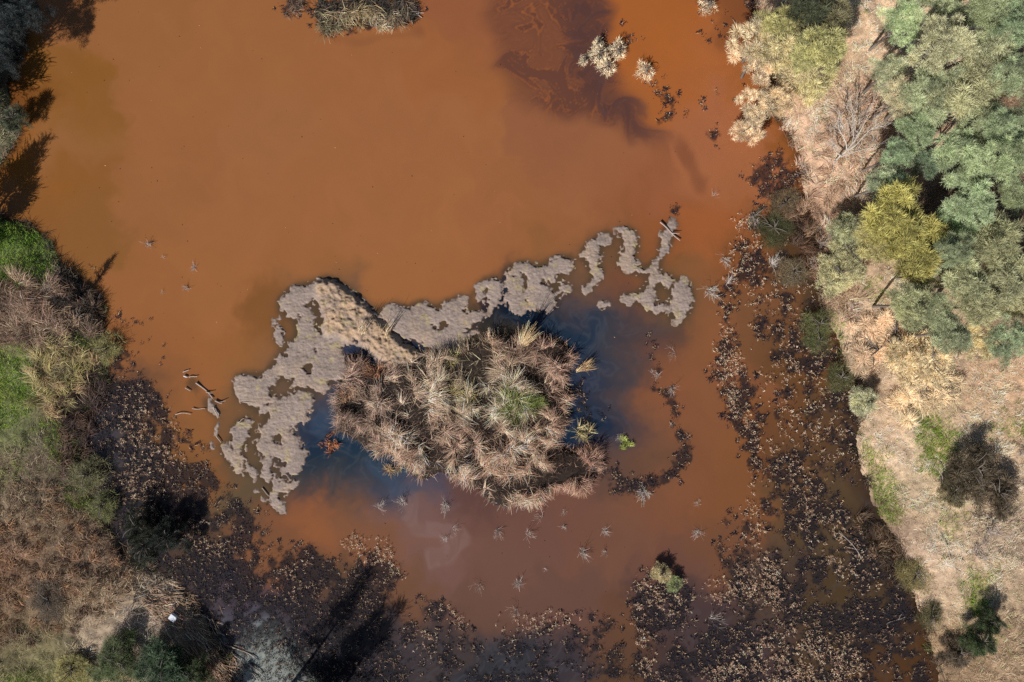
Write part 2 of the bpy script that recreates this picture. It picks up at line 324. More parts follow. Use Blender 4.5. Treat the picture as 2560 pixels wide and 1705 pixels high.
def tube(path, r0, r1, sides=5):
    path = np.asarray(path, float); n = len(path); vs = []; qs = []
    for i in range(n):
        d = path[min(i + 1, n - 1)] - path[max(i - 1, 0)]; d /= (np.linalg.norm(d) + 1e-9)
        u = np.cross(d, [0.3, 0.2, 0.93]); 
        if np.linalg.norm(u) < 1e-3: u = np.cross(d, [1, 0, 0])
        u /= np.linalg.norm(u); w = np.cross(d, u); r = r0 + (r1 - r0) * i / (n - 1)
        for k in range(sides):
            a = 2 * math.pi * k / sides; vs.append(path[i] + (u * math.cos(a) + w * math.sin(a)) * r)
    for i in range(n - 1):
        for k in range(sides): qs.append((i * sides + k, i * sides + (k + 1) % sides, (i + 1) * sides + (k + 1) % sides, (i + 1) * sides + k))
    for e in (0, n - 1):
        vs.append(path[e]); c = len(vs) - 1
        for k in range(sides):
            a, b = e * sides + k, e * sides + (k + 1) % sides
            qs.append((a, c, c, b) if False else (c, a, b, c))
    q = [x for x in qs if len(set(x)) == 4]
    # caps as thin fans of quads are skipped; ends are closed by pinching
    return np.array(vs), np.array(q), None
def tubes_mesh(name, tubes, col, mat=None, var=0.15):
    vs, qs, cs = [], [], []; o = 0
    for t in tubes:
        v, q, _ = tube(*t); vs.append(v); qs.append(q + o); o += len(v)
        cs.append(np.tile(np.asarray(col) * (1 + random.uniform(-var, var)), (len(v), 1)))
    return mesh_np(name, np.concatenate(vs), np.concatenate(qs), np.concatenate(cs), mat or M_WOOD, True)
def wob(a, b, n=5, amp=0.05, sag=0.0):
    a = np.asarray(a, float); b = np.asarray(b, float); L = np.linalg.norm(b - a); out = []
    o1 = rng.normal(0, 1, 3); o2 = rng.normal(0, 1, 3)
    for i in range(n):
        t = i / (n - 1); out.append(a + (b - a) * t + (o1 * math.sin(math.pi * t) + o2 * math.sin(2 * math.pi * t) * 0.5) * amp * L + np.array([0, 0, sag * math.sin(math.pi * t)]))
    out[0] = a; out[-1] = b; return out

# ------------------------------------------------------------------ setting: banks, mud, water
LANDC = [(x * VV, y * VV, c) for x, y, c in [
 (80,700,(140,116,98)),(150,850,(150,132,96)),(200,900,(70,54,46)),(225,960,(66,50,44)),(60,1150,(124,102,78)),(150,1250,(128,100,76)),(50,1400,(118,94,68)),
 (250,1350,(146,118,88)),(300,1450,(178,150,126)),(400,1400,(176,148,124)),(480,1480,(104,80,60)),(200,1080,(110,92,74)),(30,560,(92,104,50)),(40,900,(110,112,66)),
 (60,1300,(140,98,72)),(170,1180,(120,98,72)),(100,1520,(120,108,70)),(200,700,(78,62,52)),(20,330,(120,110,80)),(0,100,(90,80,60)),(230,1250,(136,100,80)),
 (1850,100,(176,140,112)),(1900,400,(206,166,138)),(2000,80,(212,174,142)),(2030,300,(184,144,120)),(1950,330,(190,154,130)),(1880,600,(186,150,126)),
 (2000,800,(204,172,146)),(2000,1000,(198,166,138)),(2200,1000,(194,162,132)),(2100,1300,(208,174,148)),(2300,1200,(168,142,120)),(2300,1500,(148,122,98)),
 (1850,520,(104,76,58)),(1880,650,(110,82,62)),(1930,900,(90,72,44)),(2025,1250,(110,88,72)),(2150,1100,(192,164,134)),(2200,1350,(192,162,132)),(2180,1480,(150,122,96)),
 (2350,300,(120,96,76)),(2250,500,(110,88,70)),(2250,750,(150,122,98)),(2100,800,(206,170,142)),(2300,880,(200,160,128)),(1800,60,(170,136,112)),(1980,700,(190,160,130)),
 (1150,950,(56,44,38)),(900,900,(50,40,36)),(1250,1050,(50,40,36)),(1050,1000,(52,42,38)),(1000,900,(58,48,42))]]  # island points darkened for the shade between reed clumps
LANDC = [(x, y, tuple(des(np.array(c, float), 0.22 if x < 1000 else 0.05))) for x, y, c in LANDC]
def landcol(X, Y):
    c = rbf(X, Y, LANDC, 60) * np.array([0.98, 1.03, 1.02])
    far = sstep(60, 500, np.maximum(np.maximum(-X, X - 2560), np.maximum(-Y, Y - 1706)))
    n = fbm(X, Y, 22, 4, 3); n2 = fbm(X, Y, 7, 3, 4); n = n + (0.5 - n) * far; n2 = n2 + (0.5 - n2) * far
    return c / KEXP * (0.55 + 0.75 * n + 0.35 * (n2 - 0.3))[..., None] * 1.1
xs = axis(-120, 2680, 4.0, 11000); ys = axis(-120, 1826, 4.0, 11000)
g = grid_mesh("ground", xs, ys, lambda X, Y: samp(HG, X, Y) + (fbm(X, Y, 12, 3, 1) - 0.5) * 0.10 * (samp(HG, X, Y) > 0.02), landcol, M_GROUND)
tag(g, kind="structure")

def mudcol(X, Y):
    base = np.array([lin((157, 140, 130))]); warm = lin((180, 152, 124)); wet = lin((104, 80, 66)); grey = lin((138, 124, 116))
    r = samp(_ridge, X, Y); c = base + (warm - base) * (np.clip(r * 0.9 + (fbm(X, Y, 40, 3, 2) - 0.5) * 1.2, 0, 1))[..., None]
    c = c + (grey - c) * (sstep(0.5, 0.75, fbm(X, Y, 30, 4, 5)) * 0.6)[..., None]
    h = samp(H_mud, X, Y); w = 1 - sstep(0.0, 0.045, h)
    c = c + (wet - c) * (w * 0.75)[..., None]
    y = sstep(0.66, 0.8, fbm(X, Y, 18, 3, 0)); c = c + (lin((176, 160, 110)) - c) * (y * 0.5)[..., None]
    k = 0.88 + 0.24 * fbm(X, Y, 5, 3, 1)
    return c * k[..., None] / KEXP
xs = np.arange(520, 1750, 1.6); ys = np.arange(600 - 75, 1306, 1.6)
def mudz(X, Y):
    h = samp(H_mud, X, Y); u = sstep(0.01, 0.06, h)
    fl = np.abs(fbm(X * 1.0 + Y * 0.35, Y * 1.5 - X * 0.3, 5.5, 2, 5) - 0.5) * 2     # flaky plates
    return h + u * (0.03 * (1 - fl) - 0.015 + (fbm(X, Y, 3.2, 2, 3) - 0.5) * 0.03)
g = grid_mesh("mud_flat", xs, ys, mudz, mudcol, M_MUD, keep=-0.03); tag(g, kind="structure")

# density of the wilted floating plants (also stains the water under them)
PD = [(1.0, V([(245,770),(290,800),(330,850),(375,900),(395,960),(405,1060),(470,1060),(520,1110),(600,1190),(640,1235),(720,1250),(800,1300),(850,1265),(900,1290),(935,1320),(890,1370),(880,1430),(930,1500),(930,1620),(560,1620),(500,1480),(440,1400),(400,1330),(260,1230),(200,1080),(205,960),(250,850)])),
 (0.25, V([(130,560),(200,600),(260,640),(300,700),(400,740),(420,820),(380,880),(300,860),(240,760),(200,660)])),
 (0.5, V([(400,1060),(480,1070),(560,1120),(640,1190),(600,1240),(450,1180),(390,1120)])),
 (0.8, V([(920,1420),(960,1370),(1010,1370),(1080,1440),(1120,1480),(1230,1450),(1290,1400),(1400,1405),(1420,1450),(1440,1500),(1440,1620),(900,1620)])),
 (0.9, V([(1450,1330),(1500,1300),(1590,1330),(1595,1400),(1560,1450),(1640,1430),(1640,1370),(1700,1300),(1760,1290),(1750,1200),(1745,1080),(1790,1030),(1900,1100),(1960,1180),(2060,1300),(2120,1450),(2150,1620),(1450,1620)])),
 (1.0, V([(1645,770),(1670,720),(1700,760),(1715,850),(1760,880),(1765,960),(1750,1040),(1765,1080),(1720,1080),(1690,1010),(1660,930),(1640,870)])),
 (0.9, V([(1690,500),(1740,480),(1780,520),(1790,600),(1720,640),(1700,720),(1660,740),(1640,680),(1680,620),(1690,560)])),
 (0.74, V([(1700,640),(1800,560),(1880,640),(1880,720),(1930,800),(1960,900),(1975,1000),(1990,1120),(1900,1110),(1780,1020),(1770,860),(1730,760)])),
 (0.75, V([(1710,400),(1790,330),(1850,400),(1860,520),(1780,560),(1740,480)])),
 (0.9, V([(1555,950),(1575,1010),(1585,1060),(1560,1095),(1510,1112),(1400,1118),(1370,1135),(1480,1140),(1500,1105),(1545,1080),(1560,1040),(1545,1000)])),
 (0.6, V([(1490,885),(1550,880),(1560,950),(1535,960),(1530,910),(1490,905)])),
 (0.6, V([(1495,180),(1530,190),(1555,240),(1560,262),(1530,282),(1508,270),(1515,240)])),
 (0.55, V([(1550,262),(1600,235),(1650,200),(1655,215),(1600,262),(1560,275)])),
 (0.35, V([(1590,0),(1730,0),(1760,110),(1770,320),(1705,330),(1690,150),(1610,90)])),
 (0.8, V([(1700,-40),(1760,-40),(1745,60),(1740,200),(1720,200),(1725,60)])),
 (0.35, V([(1620,280),(1650,290),(1650,330),(1625,320)])), (0.5, V([(1370,60),(1460,60),(1480,110),(1400,120)])),
 (0.8, V([(400,985),(420,1000),(500,1010),(490,1040),(420,1030)])), (0.7, V([(610,5),(640,0),(720,20),(715,45),(640,30)])),
 (0.9, V([(710,20),(760,0),(960,10),(965,50),(850,70),(780,78),(735,65)])), (0.45, V([(520,1090),(640,1200),(600,1240),(540,1160)])),
 (0.6, V([(1650,1180),(1760,1120),(1760,1300),(1700,1320),(1640,1300)])), (0.4, V([(1180,720),(1260,690),(1260,730),(1190,750)]))]
dens = np.zeros(GX.shape, np.float32)
for d, p in PD: dens = np.maximum(dens, blur(raster(p), 9) * d)
_cl = fbm(GX, GY, 55, 4, 2, 0.6)
_c2 = fbm(GX, GY, 20, 3, 4, 0.6)
clump = sstep(0.46, 0.60, _cl * 0.5 + _c2 * 0.5 + (dens - 0.68) * 0.30)
dens = np.maximum(dens, 0)
dens = dens * (0.06 + 0.94 * clump) * (1 - sstep(0.0, 0.08, HALL))
def stroke(pts, w):
    m = np.zeros(GX.shape, bool); P = V(pts); w = w * VV
    for (a, b), (c, d) in zip(P, P[1:]):
        L = math.hypot(c - a, d - b) + 1e-6; u, v = (c - a) / L, (d - b) / L; e = w * 0.4
        m |= raster([(a - u * e - v * w, b - v * e + u * w), (c + u * e - v * w, d + v * e + u * w), (c + u * e + v * w, d + v * e - u * w), (a - u * e + v * w, b - v * e - u * w)])
    return m
solid = np.zeros(GX.shape, np.float32)
for d, p, w in ((1.0, [(1495,893),(1530,900),(1546,925),(1552,955)], 8), (1.0, [(1556,990),(1570,1010),(1578,1040),(1568,1078),(1535,1098),(1495,1110),(1450,1114),(1405,1120)], 11), (0.9, [(1500,190),(1520,215),(1550,235),(1556,262)], 9), (0.8, [(1556,262),(1525,266),(1512,284)], 7),
                (0.7, [(1556,264),(1600,252),(1640,215)], 4), (0.9, [(1636,300),(1645,318)], 9), (0.9, [(1440,70),(1450,88)], 7), (0.8, [(1390,100),(1420,118),(1440,100)], 9), (1.0, [(1385,1080),(1430,1108),(1480,1128)], 14), (0.6, [(1320,880),(1350,930),(1350,985)], 12),
                (0.8, [(1545,490),(1560,475)], 7), (0.7, [(1378,940),(1395,960)], 8), (0.7, [(1500,770),(1505,830),(1520,860)], 6), (0.8, [(725,45),(745,70),(765,78)], 7), (0.9, [(735,30),(850,45),(960,30)], 14), (0.7, [(635,25),(670,30),(730,38)], 5)):
    solid = np.maximum(solid, blur(stroke(p, w), 4) * d)
solid = solid * sstep(0.28, 0.5, fbm(GX, GY, 16, 3, 4, 0.6)) * (1 - sstep(0.0, 0.08, HALL))
dens = np.maximum(dens, solid)
stain = blur(dens, 10)
stainf = blur(dens, 4)

def unit(c): return c
WC = [(x * VV, y * VV, c) for x, y, c in [
 (300,60,(152,95,54)),(150,250,(140,88,38)),(130,320,(150,96,56)),(160,430,(140,86,38)),(600,300,(154,96,57)),(1000,300,(157,96,57)),(1000,550,(158,97,56)),(800,120,(155,95,55)),(750,450,(156,96,57)),
 (1100,60,(148,86,54)),(1050,150,(155,92,52)),(1500,60,(164,90,38)),(1560,130,(166,90,34)),(1620,130,(167,94,48)),(1650,250,(164,96,62)),(1560,170,(164,92,44)),(1700,400,(160,94,58)),(1640,330,(161,95,60)),
 (1500,450,(148,86,54)),(1300,450,(152,92,58)),(1400,380,(150,90,58)),(1300,330,(146,88,58)),(200,520,(138,88,44)),(350,450,(151,94,54)),(350,700,(152,94,52)),(500,650,(156,96,54)),(600,850,(150,94,48)),
 (420,1000,(140,88,48)),(400,1100,(110,76,48)),(450,1120,(130,80,44)),(600,1290,(128,80,50)),(720,1180,(146,86,52)),(830,1190,(130,82,56)),(620,1230,(120,76,52)),(830,1120,(92,68,56)),(560,1130,(96,76,56)),(620,1040,(100,76,56)),
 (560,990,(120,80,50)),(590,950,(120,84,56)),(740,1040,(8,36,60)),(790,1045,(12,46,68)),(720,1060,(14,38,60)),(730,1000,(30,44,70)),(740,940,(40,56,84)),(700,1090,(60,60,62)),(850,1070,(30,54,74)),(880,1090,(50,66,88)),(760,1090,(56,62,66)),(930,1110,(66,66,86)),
 (930,1170,(120,88,84)),(980,1220,(120,84,80)),(1000,1290,(120,84,78)),(1060,1240,(114,76,66)),(1200,1200,(112,74,64)),(1150,1300,(112,75,64)),(1400,1230,(116,76,60)),(1500,1180,(122,76,56)),(1350,1180,(114,74,62)),(1100,1150,(96,64,60)),
 (1500,1130,(128,80,56)),(1560,1150,(132,80,52)),(1620,1080,(128,78,50)),(1650,900,(134,82,53)),(1600,960,(132,80,52)),(1620,780,(138,84,52)),(1690,1000,(132,80,46)),(1690,1130,(128,78,46)),(1650,1230,(116,74,52)),(1550,1280,(110,72,60)),(1300,1390,(106,72,62)),(1100,1400,(106,72,60)),
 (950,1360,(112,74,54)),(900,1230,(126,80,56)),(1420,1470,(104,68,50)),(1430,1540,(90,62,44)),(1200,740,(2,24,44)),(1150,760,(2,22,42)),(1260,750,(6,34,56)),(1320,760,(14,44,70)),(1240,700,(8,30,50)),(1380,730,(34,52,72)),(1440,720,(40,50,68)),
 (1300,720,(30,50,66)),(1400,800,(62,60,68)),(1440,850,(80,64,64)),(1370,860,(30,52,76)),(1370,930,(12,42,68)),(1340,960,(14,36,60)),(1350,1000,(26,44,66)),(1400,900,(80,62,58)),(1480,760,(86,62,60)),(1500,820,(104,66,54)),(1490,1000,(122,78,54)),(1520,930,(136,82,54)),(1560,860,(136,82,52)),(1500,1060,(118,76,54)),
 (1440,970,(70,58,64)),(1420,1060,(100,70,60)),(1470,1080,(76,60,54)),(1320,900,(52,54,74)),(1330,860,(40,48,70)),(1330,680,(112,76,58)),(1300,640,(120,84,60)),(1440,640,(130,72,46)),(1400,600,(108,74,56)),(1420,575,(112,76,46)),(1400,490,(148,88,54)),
 (1530,660,(104,76,42)),(1480,650,(132,74,46)),(1540,720,(100,74,52)),(1440,690,(88,70,62)),(1580,650,(140,86,52)),(1500,540,(142,80,42)),(1250,600,(140,88,48)),(1050,620,(156,95,54)),(900,650,(156,96,54)),(700,600,(156,96,56)),(450,250,(154,95,54)),(600,100,(154,95,54)),(900,300,(157,96,57)),(850,500,(157,97,57)),(400,350,(152,94,54)),(550,500,(155,96,56)),(1600,540,(156,86,44)),(1150,560,(155,94,56)),(1200,500,(155,94,56)),(1290,560,(148,90,52)),(330,800,(148,90,50)),(450,860,(152,92,50)),(380,900,(140,86,50)),(420,930,(142,88,48)),(1130,810,(110,86,40)),
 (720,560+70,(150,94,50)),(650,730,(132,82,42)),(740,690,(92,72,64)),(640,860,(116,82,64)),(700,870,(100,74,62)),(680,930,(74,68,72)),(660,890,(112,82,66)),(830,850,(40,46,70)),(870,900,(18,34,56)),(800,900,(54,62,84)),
 (1800,750,(108,70,44)),(1850,850,(104,68,40)),(1800,1000,(110,68,42)),(1870,1000,(92,64,40)),(1900,1200,(84,64,44)),(1830,1150,(100,70,46)),(1950,1400,(78,58,38)),(2050,1450,(70,50,36)),(2080,1540,(84,54,30)),(1700,600,(128,76,42)),
 (1760,700,(122,78,50)),(300,900,(84,62,52)),(330,960,(74,58,48)),(260,1000,(66,62,72)),(300,1100,(70,60,58)),(350,1200,(60,52,56)),(450,1250,(88,64,48)),(500,1350,(64,52,62)),(550,1400,(64,54,70)),(470,1380,(76,60,58)),
 (540,1480,(120,124,134)),(620,1540,(130,134,132)),(560,1568,(140,144,140)),(700,1500,(74,66,68)),(680,1420,(62,50,58)),(800,1420,(86,62,52)),(900,1500,(62,52,56)),(750,1350,(98,68,50)),(1000,1480,(66,54,54)),(1150,1530,(52,50,56)),  # first three points: pale scum film with its glint in the colour
 (1300,1520,(58,50,56)),(1550,1400,(76,56,56)),(1650,1500,(72,54,54)),(1780,1350,(78,58,48)),(1550,1530,(70,52,50)),(1900,300,(140,80,36)),(1720,200,(154,88,42)),(1730,60,(130,74,40)),(20,330,(150,90,36)),(0,250,(120,70,30)),
 (850,-200,(150,92,52)),(1500,-300,(160,84,30)),(1300,-500,(110,70,60)),(1840,580,(84,56,36)),(1900,700,(80,58,36)),(1960,1000,(80,56,40)),(2000,1200,(70,52,40))]]
def curl(X, Y, scale, k):
    e = 3.0; f = lambda a, b: fbm(a, b, scale, 2, k)
    dy = (f(X, Y + e) - f(X, Y - e)) / (2 * e); dx = (f(X + e, Y) - f(X - e, Y)) / (2 * e)
    return dy * scale, -dx * scale
PLUME = raster(V([(1120,-60),(1135,60),(1150,150),(1165,235),(1200,270),(1215,225),(1260,262),(1330,258),(1375,262),(1400,290),(1440,305),(1470,330),(1500,325),(1535,345),(1540,310),(1490,280),(1450,230),(1420,180),(1400,140),(1400,80),(1390,20),(1360,-60)]))
CORE = raster(V([(1290,-60),(1310,60),(1300,140),(1330,190),(1365,240),(1400,275),(1440,300),(1480,330),(1525,355),(1545,345),(1542,318),(1500,298),(1470,268),(1440,232),(1400,190),(1385,140),(1395,60),(1385,-60)]))
ARC = raster(V([(730,60),(790,85),(860,88),(930,80),(960,55),(975,60),(965,85),(900,102),(820,104),(760,92)])) | raster(V([(1540,300),(1590,330),(1620,400),(1625,440),(1600,440),(1590,380),(1550,340)]))
PALE = raster(V([(915,1140),(945,1120),(960,1150),(950,1200),(1000,1215),(1040,1200),(1080,1230),(1075,1270),(1040,1260),(1020,1290),(1000,1305),(960,1300),(985,1270),(1010,1240),(960,1235),(930,1200)])) | raster(V([(1035,1260),(1060,1290),(1080,1320),(1060,1310),(1045,1290)]))
BLUES = raster(V([(740,935),(760,900),(790,870),(800,905),(760,960),(750,1010),(730,1010)])) | raster(V([(840,1050),(880,1065),(930,1100),(980,1130),(960,1150),(910,1110),(850,1075),(820,1060)]))
_pl = blur(PLUME, 30); _co = blur(CORE, 26); _ar = blur(ARC, 14); _pa = blur(PALE, 13); _bl = blur(BLUES, 12)
def watercol(X, Y):
    dx, dy = X.copy(), Y.copy()
    for s, k, a in ((150, 1, 0.20), (70, 2, 0.16), (34, 3, 0.12)):
        for _ in range(3):
            u, v = curl(dx, dy, s, k); dx = dx + u * a * s * 0.5; dy = dy + v * a * s * 0.5
    wxx = 0.2 * X + 0.8 * dx + (fbm(X, Y, 16, 3, 2) - 0.5) * 30; wyy = 0.2 * Y + 0.8 * dy + (fbm(X, Y, 16, 3, 5) - 0.5) * 30
    c = rbf(wxx, wyy, WC, 44)
    fil = fbm(dx * 1.0, dy * 1.0, 60, 4, 4)
    fil2 = fbm(dx, dy, 26, 3, 0)
    # plume of purple silt with orange threads
    m = sstep(0.15, 0.8, samp(_pl, dx * 0.35 + X * 0.65, dy * 0.35 + Y * 0.65)) * (0.62 + 0.38 * sstep(0.36, 0.56, fil))
    c = c + (lin((102, 61, 49)) - c) * (m * 0.97)[..., None]
    m2 = sstep(0.12, 0.8, samp(_co, dx * 0.3 + X * 0.7, dy * 0.3 + Y * 0.7)) * (0.6 + 0.4 * sstep(0.35, 0.55, fil2))
    c = c + (lin((86, 55, 52)) - c) * (m2 * 0.85)[..., None]
    th = np.exp(-((fil - 0.5) / 0.018) ** 2) * m * (1 - m2) + 0.6 * np.exp(-((fil2 - 0.47) / 0.02) ** 2) * m * (1 - m2 * 0.8)
    c = c + (lin((150, 84, 46)) - c) * np.clip(th * 0.9, 0, 1)[..., None]
    m = sstep(0.2, 0.7, samp(_ar, X * 0.7 + dx * 0.3, Y * 0.7 + dy * 0.3)); c = c + (lin((116, 66, 46)) - c) * (m * 0.6)[..., None]
    m = sstep(0.25, 0.6, samp(_pa, X * 0.5 + dx * 0.5, Y * 0.5 + dy * 0.5)) * (0.5 + 0.5 * sstep(0.35, 0.6, fil2)); c = c + (lin((134, 102, 98)) - c) * (m * 0.5)[..., None]
    m = sstep(0.25, 0.6, samp(_bl, X * 0.4 + dx * 0.6, Y * 0.4 + dy * 0.6)); c = c + (lin((58, 76, 100)) - c) * (m * 0.4)[..., None]
    # smoky threads in the dark southern and eastern water
    sm = sstep(0.0, 0.16, 0.16 - c[..., 0]) * np.exp(-((fbm(dx, dy, 42, 4, 5) - 0.5) / 0.05) ** 2)
    c = c + (lin((92, 92, 104)) - c) * (sm * 0.2)[..., None]
    # faint broad streaks everywhere
    c = c * (0.955 + 0.09 * fil)[..., None]
    # silt stirred thin over the shallow mud shelf: olive brown fringe
    w = samp(_mud22, X, Y) * 0.9 + samp(_mud12, X, Y) * 0.9 + (fbm(X, Y, 30, 3, 1) - 0.5) * 0.25
    w = sstep(0.12, 0.85, w) * sstep(0.05, 0.12, c[..., 0]); c = c + (lin((92, 70, 50)) - c) * (w * 0.85)[..., None]
    w = samp(_mud12, X, Y); w = sstep(0.12, 0.42, w + (fbm(X, Y, 12, 3, 2) - 0.5) * 0.25) * sstep(0.03, 0.08, c[..., 0]); c = c + (lin((70, 56, 44)) - c) * (w * 0.45)[..., None]
    # wilted leaves sunk just under the surface
    s = samp(stainf, X, Y); s = sstep(0.22, 0.60, s * 0.9 + (fbm(X, Y, 12, 3, 3, 0.65) - 0.5) * 1.1)
    c = c + (lin((38, 34, 37)) - c) * (s * sstep(0.04, 0.2, samp(stain, X, Y)) * 0.82)[..., None]
    # muddy shelf by the banks
    b = samp(_land25, X, Y); b = sstep(0.12, 0.5, b + (fbm(X, Y, 25, 3, 4) - 0.5) * 0.3)
    c = c + (lin((52, 38, 30)) - c) * (b * 0.6)[..., None]
    # pale scum film by the driftwood, its sun glint painted into the colour
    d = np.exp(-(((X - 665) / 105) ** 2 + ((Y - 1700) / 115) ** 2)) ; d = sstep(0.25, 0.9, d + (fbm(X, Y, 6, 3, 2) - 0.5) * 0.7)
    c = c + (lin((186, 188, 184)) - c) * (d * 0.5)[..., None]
    return des(c, 0.05) / KEXP * np.array([1.01, 1.075, 1.02])
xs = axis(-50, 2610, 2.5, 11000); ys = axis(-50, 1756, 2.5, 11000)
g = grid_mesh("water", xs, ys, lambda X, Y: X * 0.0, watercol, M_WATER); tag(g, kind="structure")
print("setting done")
#@@VEG
# ------------------------------------------------------------------ grass, reeds and litter that nobody could count
def scatter(n, X0, X1, Y0, Y1, F):
    x = rng.uniform(X0, X1, n); y = rng.uniform(Y0, Y1, n); k = rng.random(n) < F(x, y); return x[k], y[k]
GREEN = [(1.0, [(-80,500),(60,515),(110,560),(138,630),(100,665),(40,650),(0,690),(-80,700)]),(1.0, [(-80,790),(70,790),(100,830),(112,900),(80,960),(0,1000),(-80,1000)]),
 (0.7, [(110,930),(160,950),(190,1000),(188,1070),(140,1090),(120,1020)]),(0.6, [(130,1090),(190,1110),(245,1180),(240,1215),(180,1170)]),(0.5, [(175,740),(230,750),(230,820),(200,870),(165,820)]),
 (0.9, [(1865,720),(1920,740),(1938,800),(1900,825),(1860,780)]),(0.7, [(1915,830),(1950,850),(1965,930),(1920,900)]),(1.0, [(1970,1000),(2010,1030),(2052,1120),(2065,1195),(2020,1195),(1990,1100)]),
 (0.75, [(2085,930),(2150,940),(2185,1020),(2170,1085),(2100,1075)]),(0.5, [(2240,945),(2380,960),(2380,1015),(2270,1000)]),(0.6, [(2200,1270),(2250,1290),(2275,1370),(2230,1425),(2190,1380)]),
 (0.45, [(1960,655),(2030,645),(2045,705),(1980,705)]),(0.5, [(2070,1260),(2112,1320),(2128,1420),(2095,1350)]),(0.5, [(20,1540),(250,1500),(420,1530),(450,1700),(0,1700)]),
 (0.6, [(1745,440),(1830,450),(1835,560),(1770,560)]),(0.35, [(1990,250),(2040,300),(2010,330),(1960,290)]),(0.35, [(0,1000),(110,960),(120,1050),(60,1130),(0,1130)]),(0.3,[(1830,250),(1900,230),(1900,300),(1850,310)]),
 (0.4, [(2230,1480),(2290,1410),(2300,1500)]),(0.3, [(2130,1150),(2200,1100),(2230,1200),(2150,1260)])]
green = np.zeros(GX.shape, np.float32)
for d, p in GREEN: green = np.maximum(green, blur(raster(V(p)), 16) * d)
BARE = blur(raster(V([(330,1330),(420,1350),(470,1430),(540,1560),(420,1500),(330,1440),(200,1470),(120,1500),(110,1450),(250,1420)])), 14)
def cj(c, n, amp=0.28, hue=0.05):
    k = np.exp(rng.normal(0, amp, n))[:, None]; h = 1 + rng.normal(0, hue, (n, 3)); return np.clip(c * k * h, 0.004, 0.85)
# dry and green grass on the banks
def bank_grass():
    dry, grn = [], []
    for (X0, X1, n) in ((-150, 640, 310000), (1850, 2720, 490000)):
        F = lambda x, y: sstep(0.42, 0.62, samp(_land8, x, y)) * (1 - 0.8 * samp(BARE, x, y)) * (0.38 + 0.7 * sstep(0.38, 0.6, fbm(x, y, 34, 4, 2)))
        x, y = scatter(n, X0, X1, -110, 1815, F)
        g = samp(green, x, y); isg = rng.random(len(x)) < sstep(0.15, 0.75, g + (fbm(x, y, 20, 3, 5) - 0.5) * 1.0)
        z = gz(x, y) - 0.02
        base = rbf(x, y, LANDC, 60) / KEXP * np.array([0.98, 1.03, 1.02])
        cl = fbm(x, y, 26, 3, 1)
        az = fbm(x, y, 55, 3, 4) * 14 + rng.normal(0, 1.1, len(x))
        P = np.stack([wx(x), wy(y), z], -1)
        d = ~isg; k = d.sum()
        tall = sstep(0.45, 0.7, cl[d])
        left = (x[d] < 1000).astype(float)
        L = rng.uniform(0.10, 0.34, k) * (0.6 + 1.0 * tall + 0.7 * left * tall + 0.2 * left)
        c = cj(base[d] * (0.55 + 0.95 * cl[d])[:, None] * (1.9 + 0.2 * (x[d] > 1000))[:, None], k, 0.36)
        dry.append(blades(P[d], az[d], rng.uniform(0.3, 1.1, k), rng.uniform(1.3, 1.9, k), L, rng.uniform(0.012, 0.030, k), c, 2))
        k = isg.sum(); xx, yy = x[isg], y[isg]
        ol = (fbm(xx, yy, 40, 3, 0))[:, None]
        cg = lin((104, 142, 44)) * ol + lin((150, 158, 72)) * (1 - ol)
        L = rng.uniform(0.12, 0.3, k)
        grn.append(blades(P[isg], rng.uniform(0, 6.3, k), rng.uniform(0.05, 0.6, k), rng.uniform(0.8, 1.6, k), L, rng.uniform(0.015, 0.032, k), cj(cg * 1.2 / KEXP, k, 0.3), 2))
    for (X0, X1, n) in ((-60, 400, 90000), (1850, 2640, 150000)):
        x, y = scatter(n, X0, X1, -60, 1765, lambda a, b: sstep(0.3, 0.6, samp(green, a, b) + (fbm(a, b, 16, 4, 5, 0.6) - 0.5) * 1.3) * (samp(_land8, a, b) > 0.35))
        k = len(x); ol = fbm(x, y, 40, 3, 0)[:, None]; cg = lin((100, 142, 40)) * ol + lin((152, 164, 76)) * (1 - ol)
        grn.append(blades(np.stack([wx(x), wy(y), gz(x, y)], -1), rng.uniform(0, 6.3, k), rng.uniform(0.05, 0.7, k), rng.uniform(0.8, 1.7, k), rng.uniform(0.1, 0.32, k), rng.uniform(0.015, 0.034, k), cj(cg * 1.5 / KEXP, k, 0.32), 2))
    v, q, c = join(dry); tag(link("dry_grass", mesh_np("dry_grass", v, q, c, M_REED)), "tan dead grass lying matted over both banks of the pond", "grass", kind="stuff")
    v, q, c = join(grn); tag(link("green_grass", mesh_np("green_grass", v, q, c, M_GRASS)), "fresh green grass growing in patches along the banks", "grass", kind="stuff")
bank_grass()

# straw and dead reed tangles along the western bank edge
def tussock(x, y, K, R, L0, L1, col, bias=None, bw=0.9, l0=(0.1, 0.6), l1=(1.2, 2.0), W=(0.03, 0.055), z0=0.0, colt=None):
    a = rng.uniform(0, 6.3, K); r = R * np.sqrt(rng.random(K))
    px = wx(x) + np.cos(a) * r; py = wy(y) + np.sin(a) * r
    az = a + rng.normal(0, 0.5, K) if bias is None else bias + rng.normal(0, bw, K)
    return blades(np.stack([px, py, np.full(K, z0)], -1), az, rng.uniform(*l0, K), rng.uniform(*l1, K), rng.uniform(L0, L1, K), rng.uniform(*W, K), cj(np.tile(col, (K, 1)), K, 0.42), 4, colt=colt)
def poisson(polym, X0, X1, Y0, Y1, dist, tries=4000):
    pts = []
    for _ in range(tries):
        x, y = rng.uniform(X0, X1), rng.uniform(Y0, Y1)
        if samp(polym, x, y) < 0.5: continue
        if all((x - a) ** 2 + (y - b) ** 2 > dist ** 2 for a, b in pts): pts.append((x, y))
    return pts
_islf = blur(islm, 2)
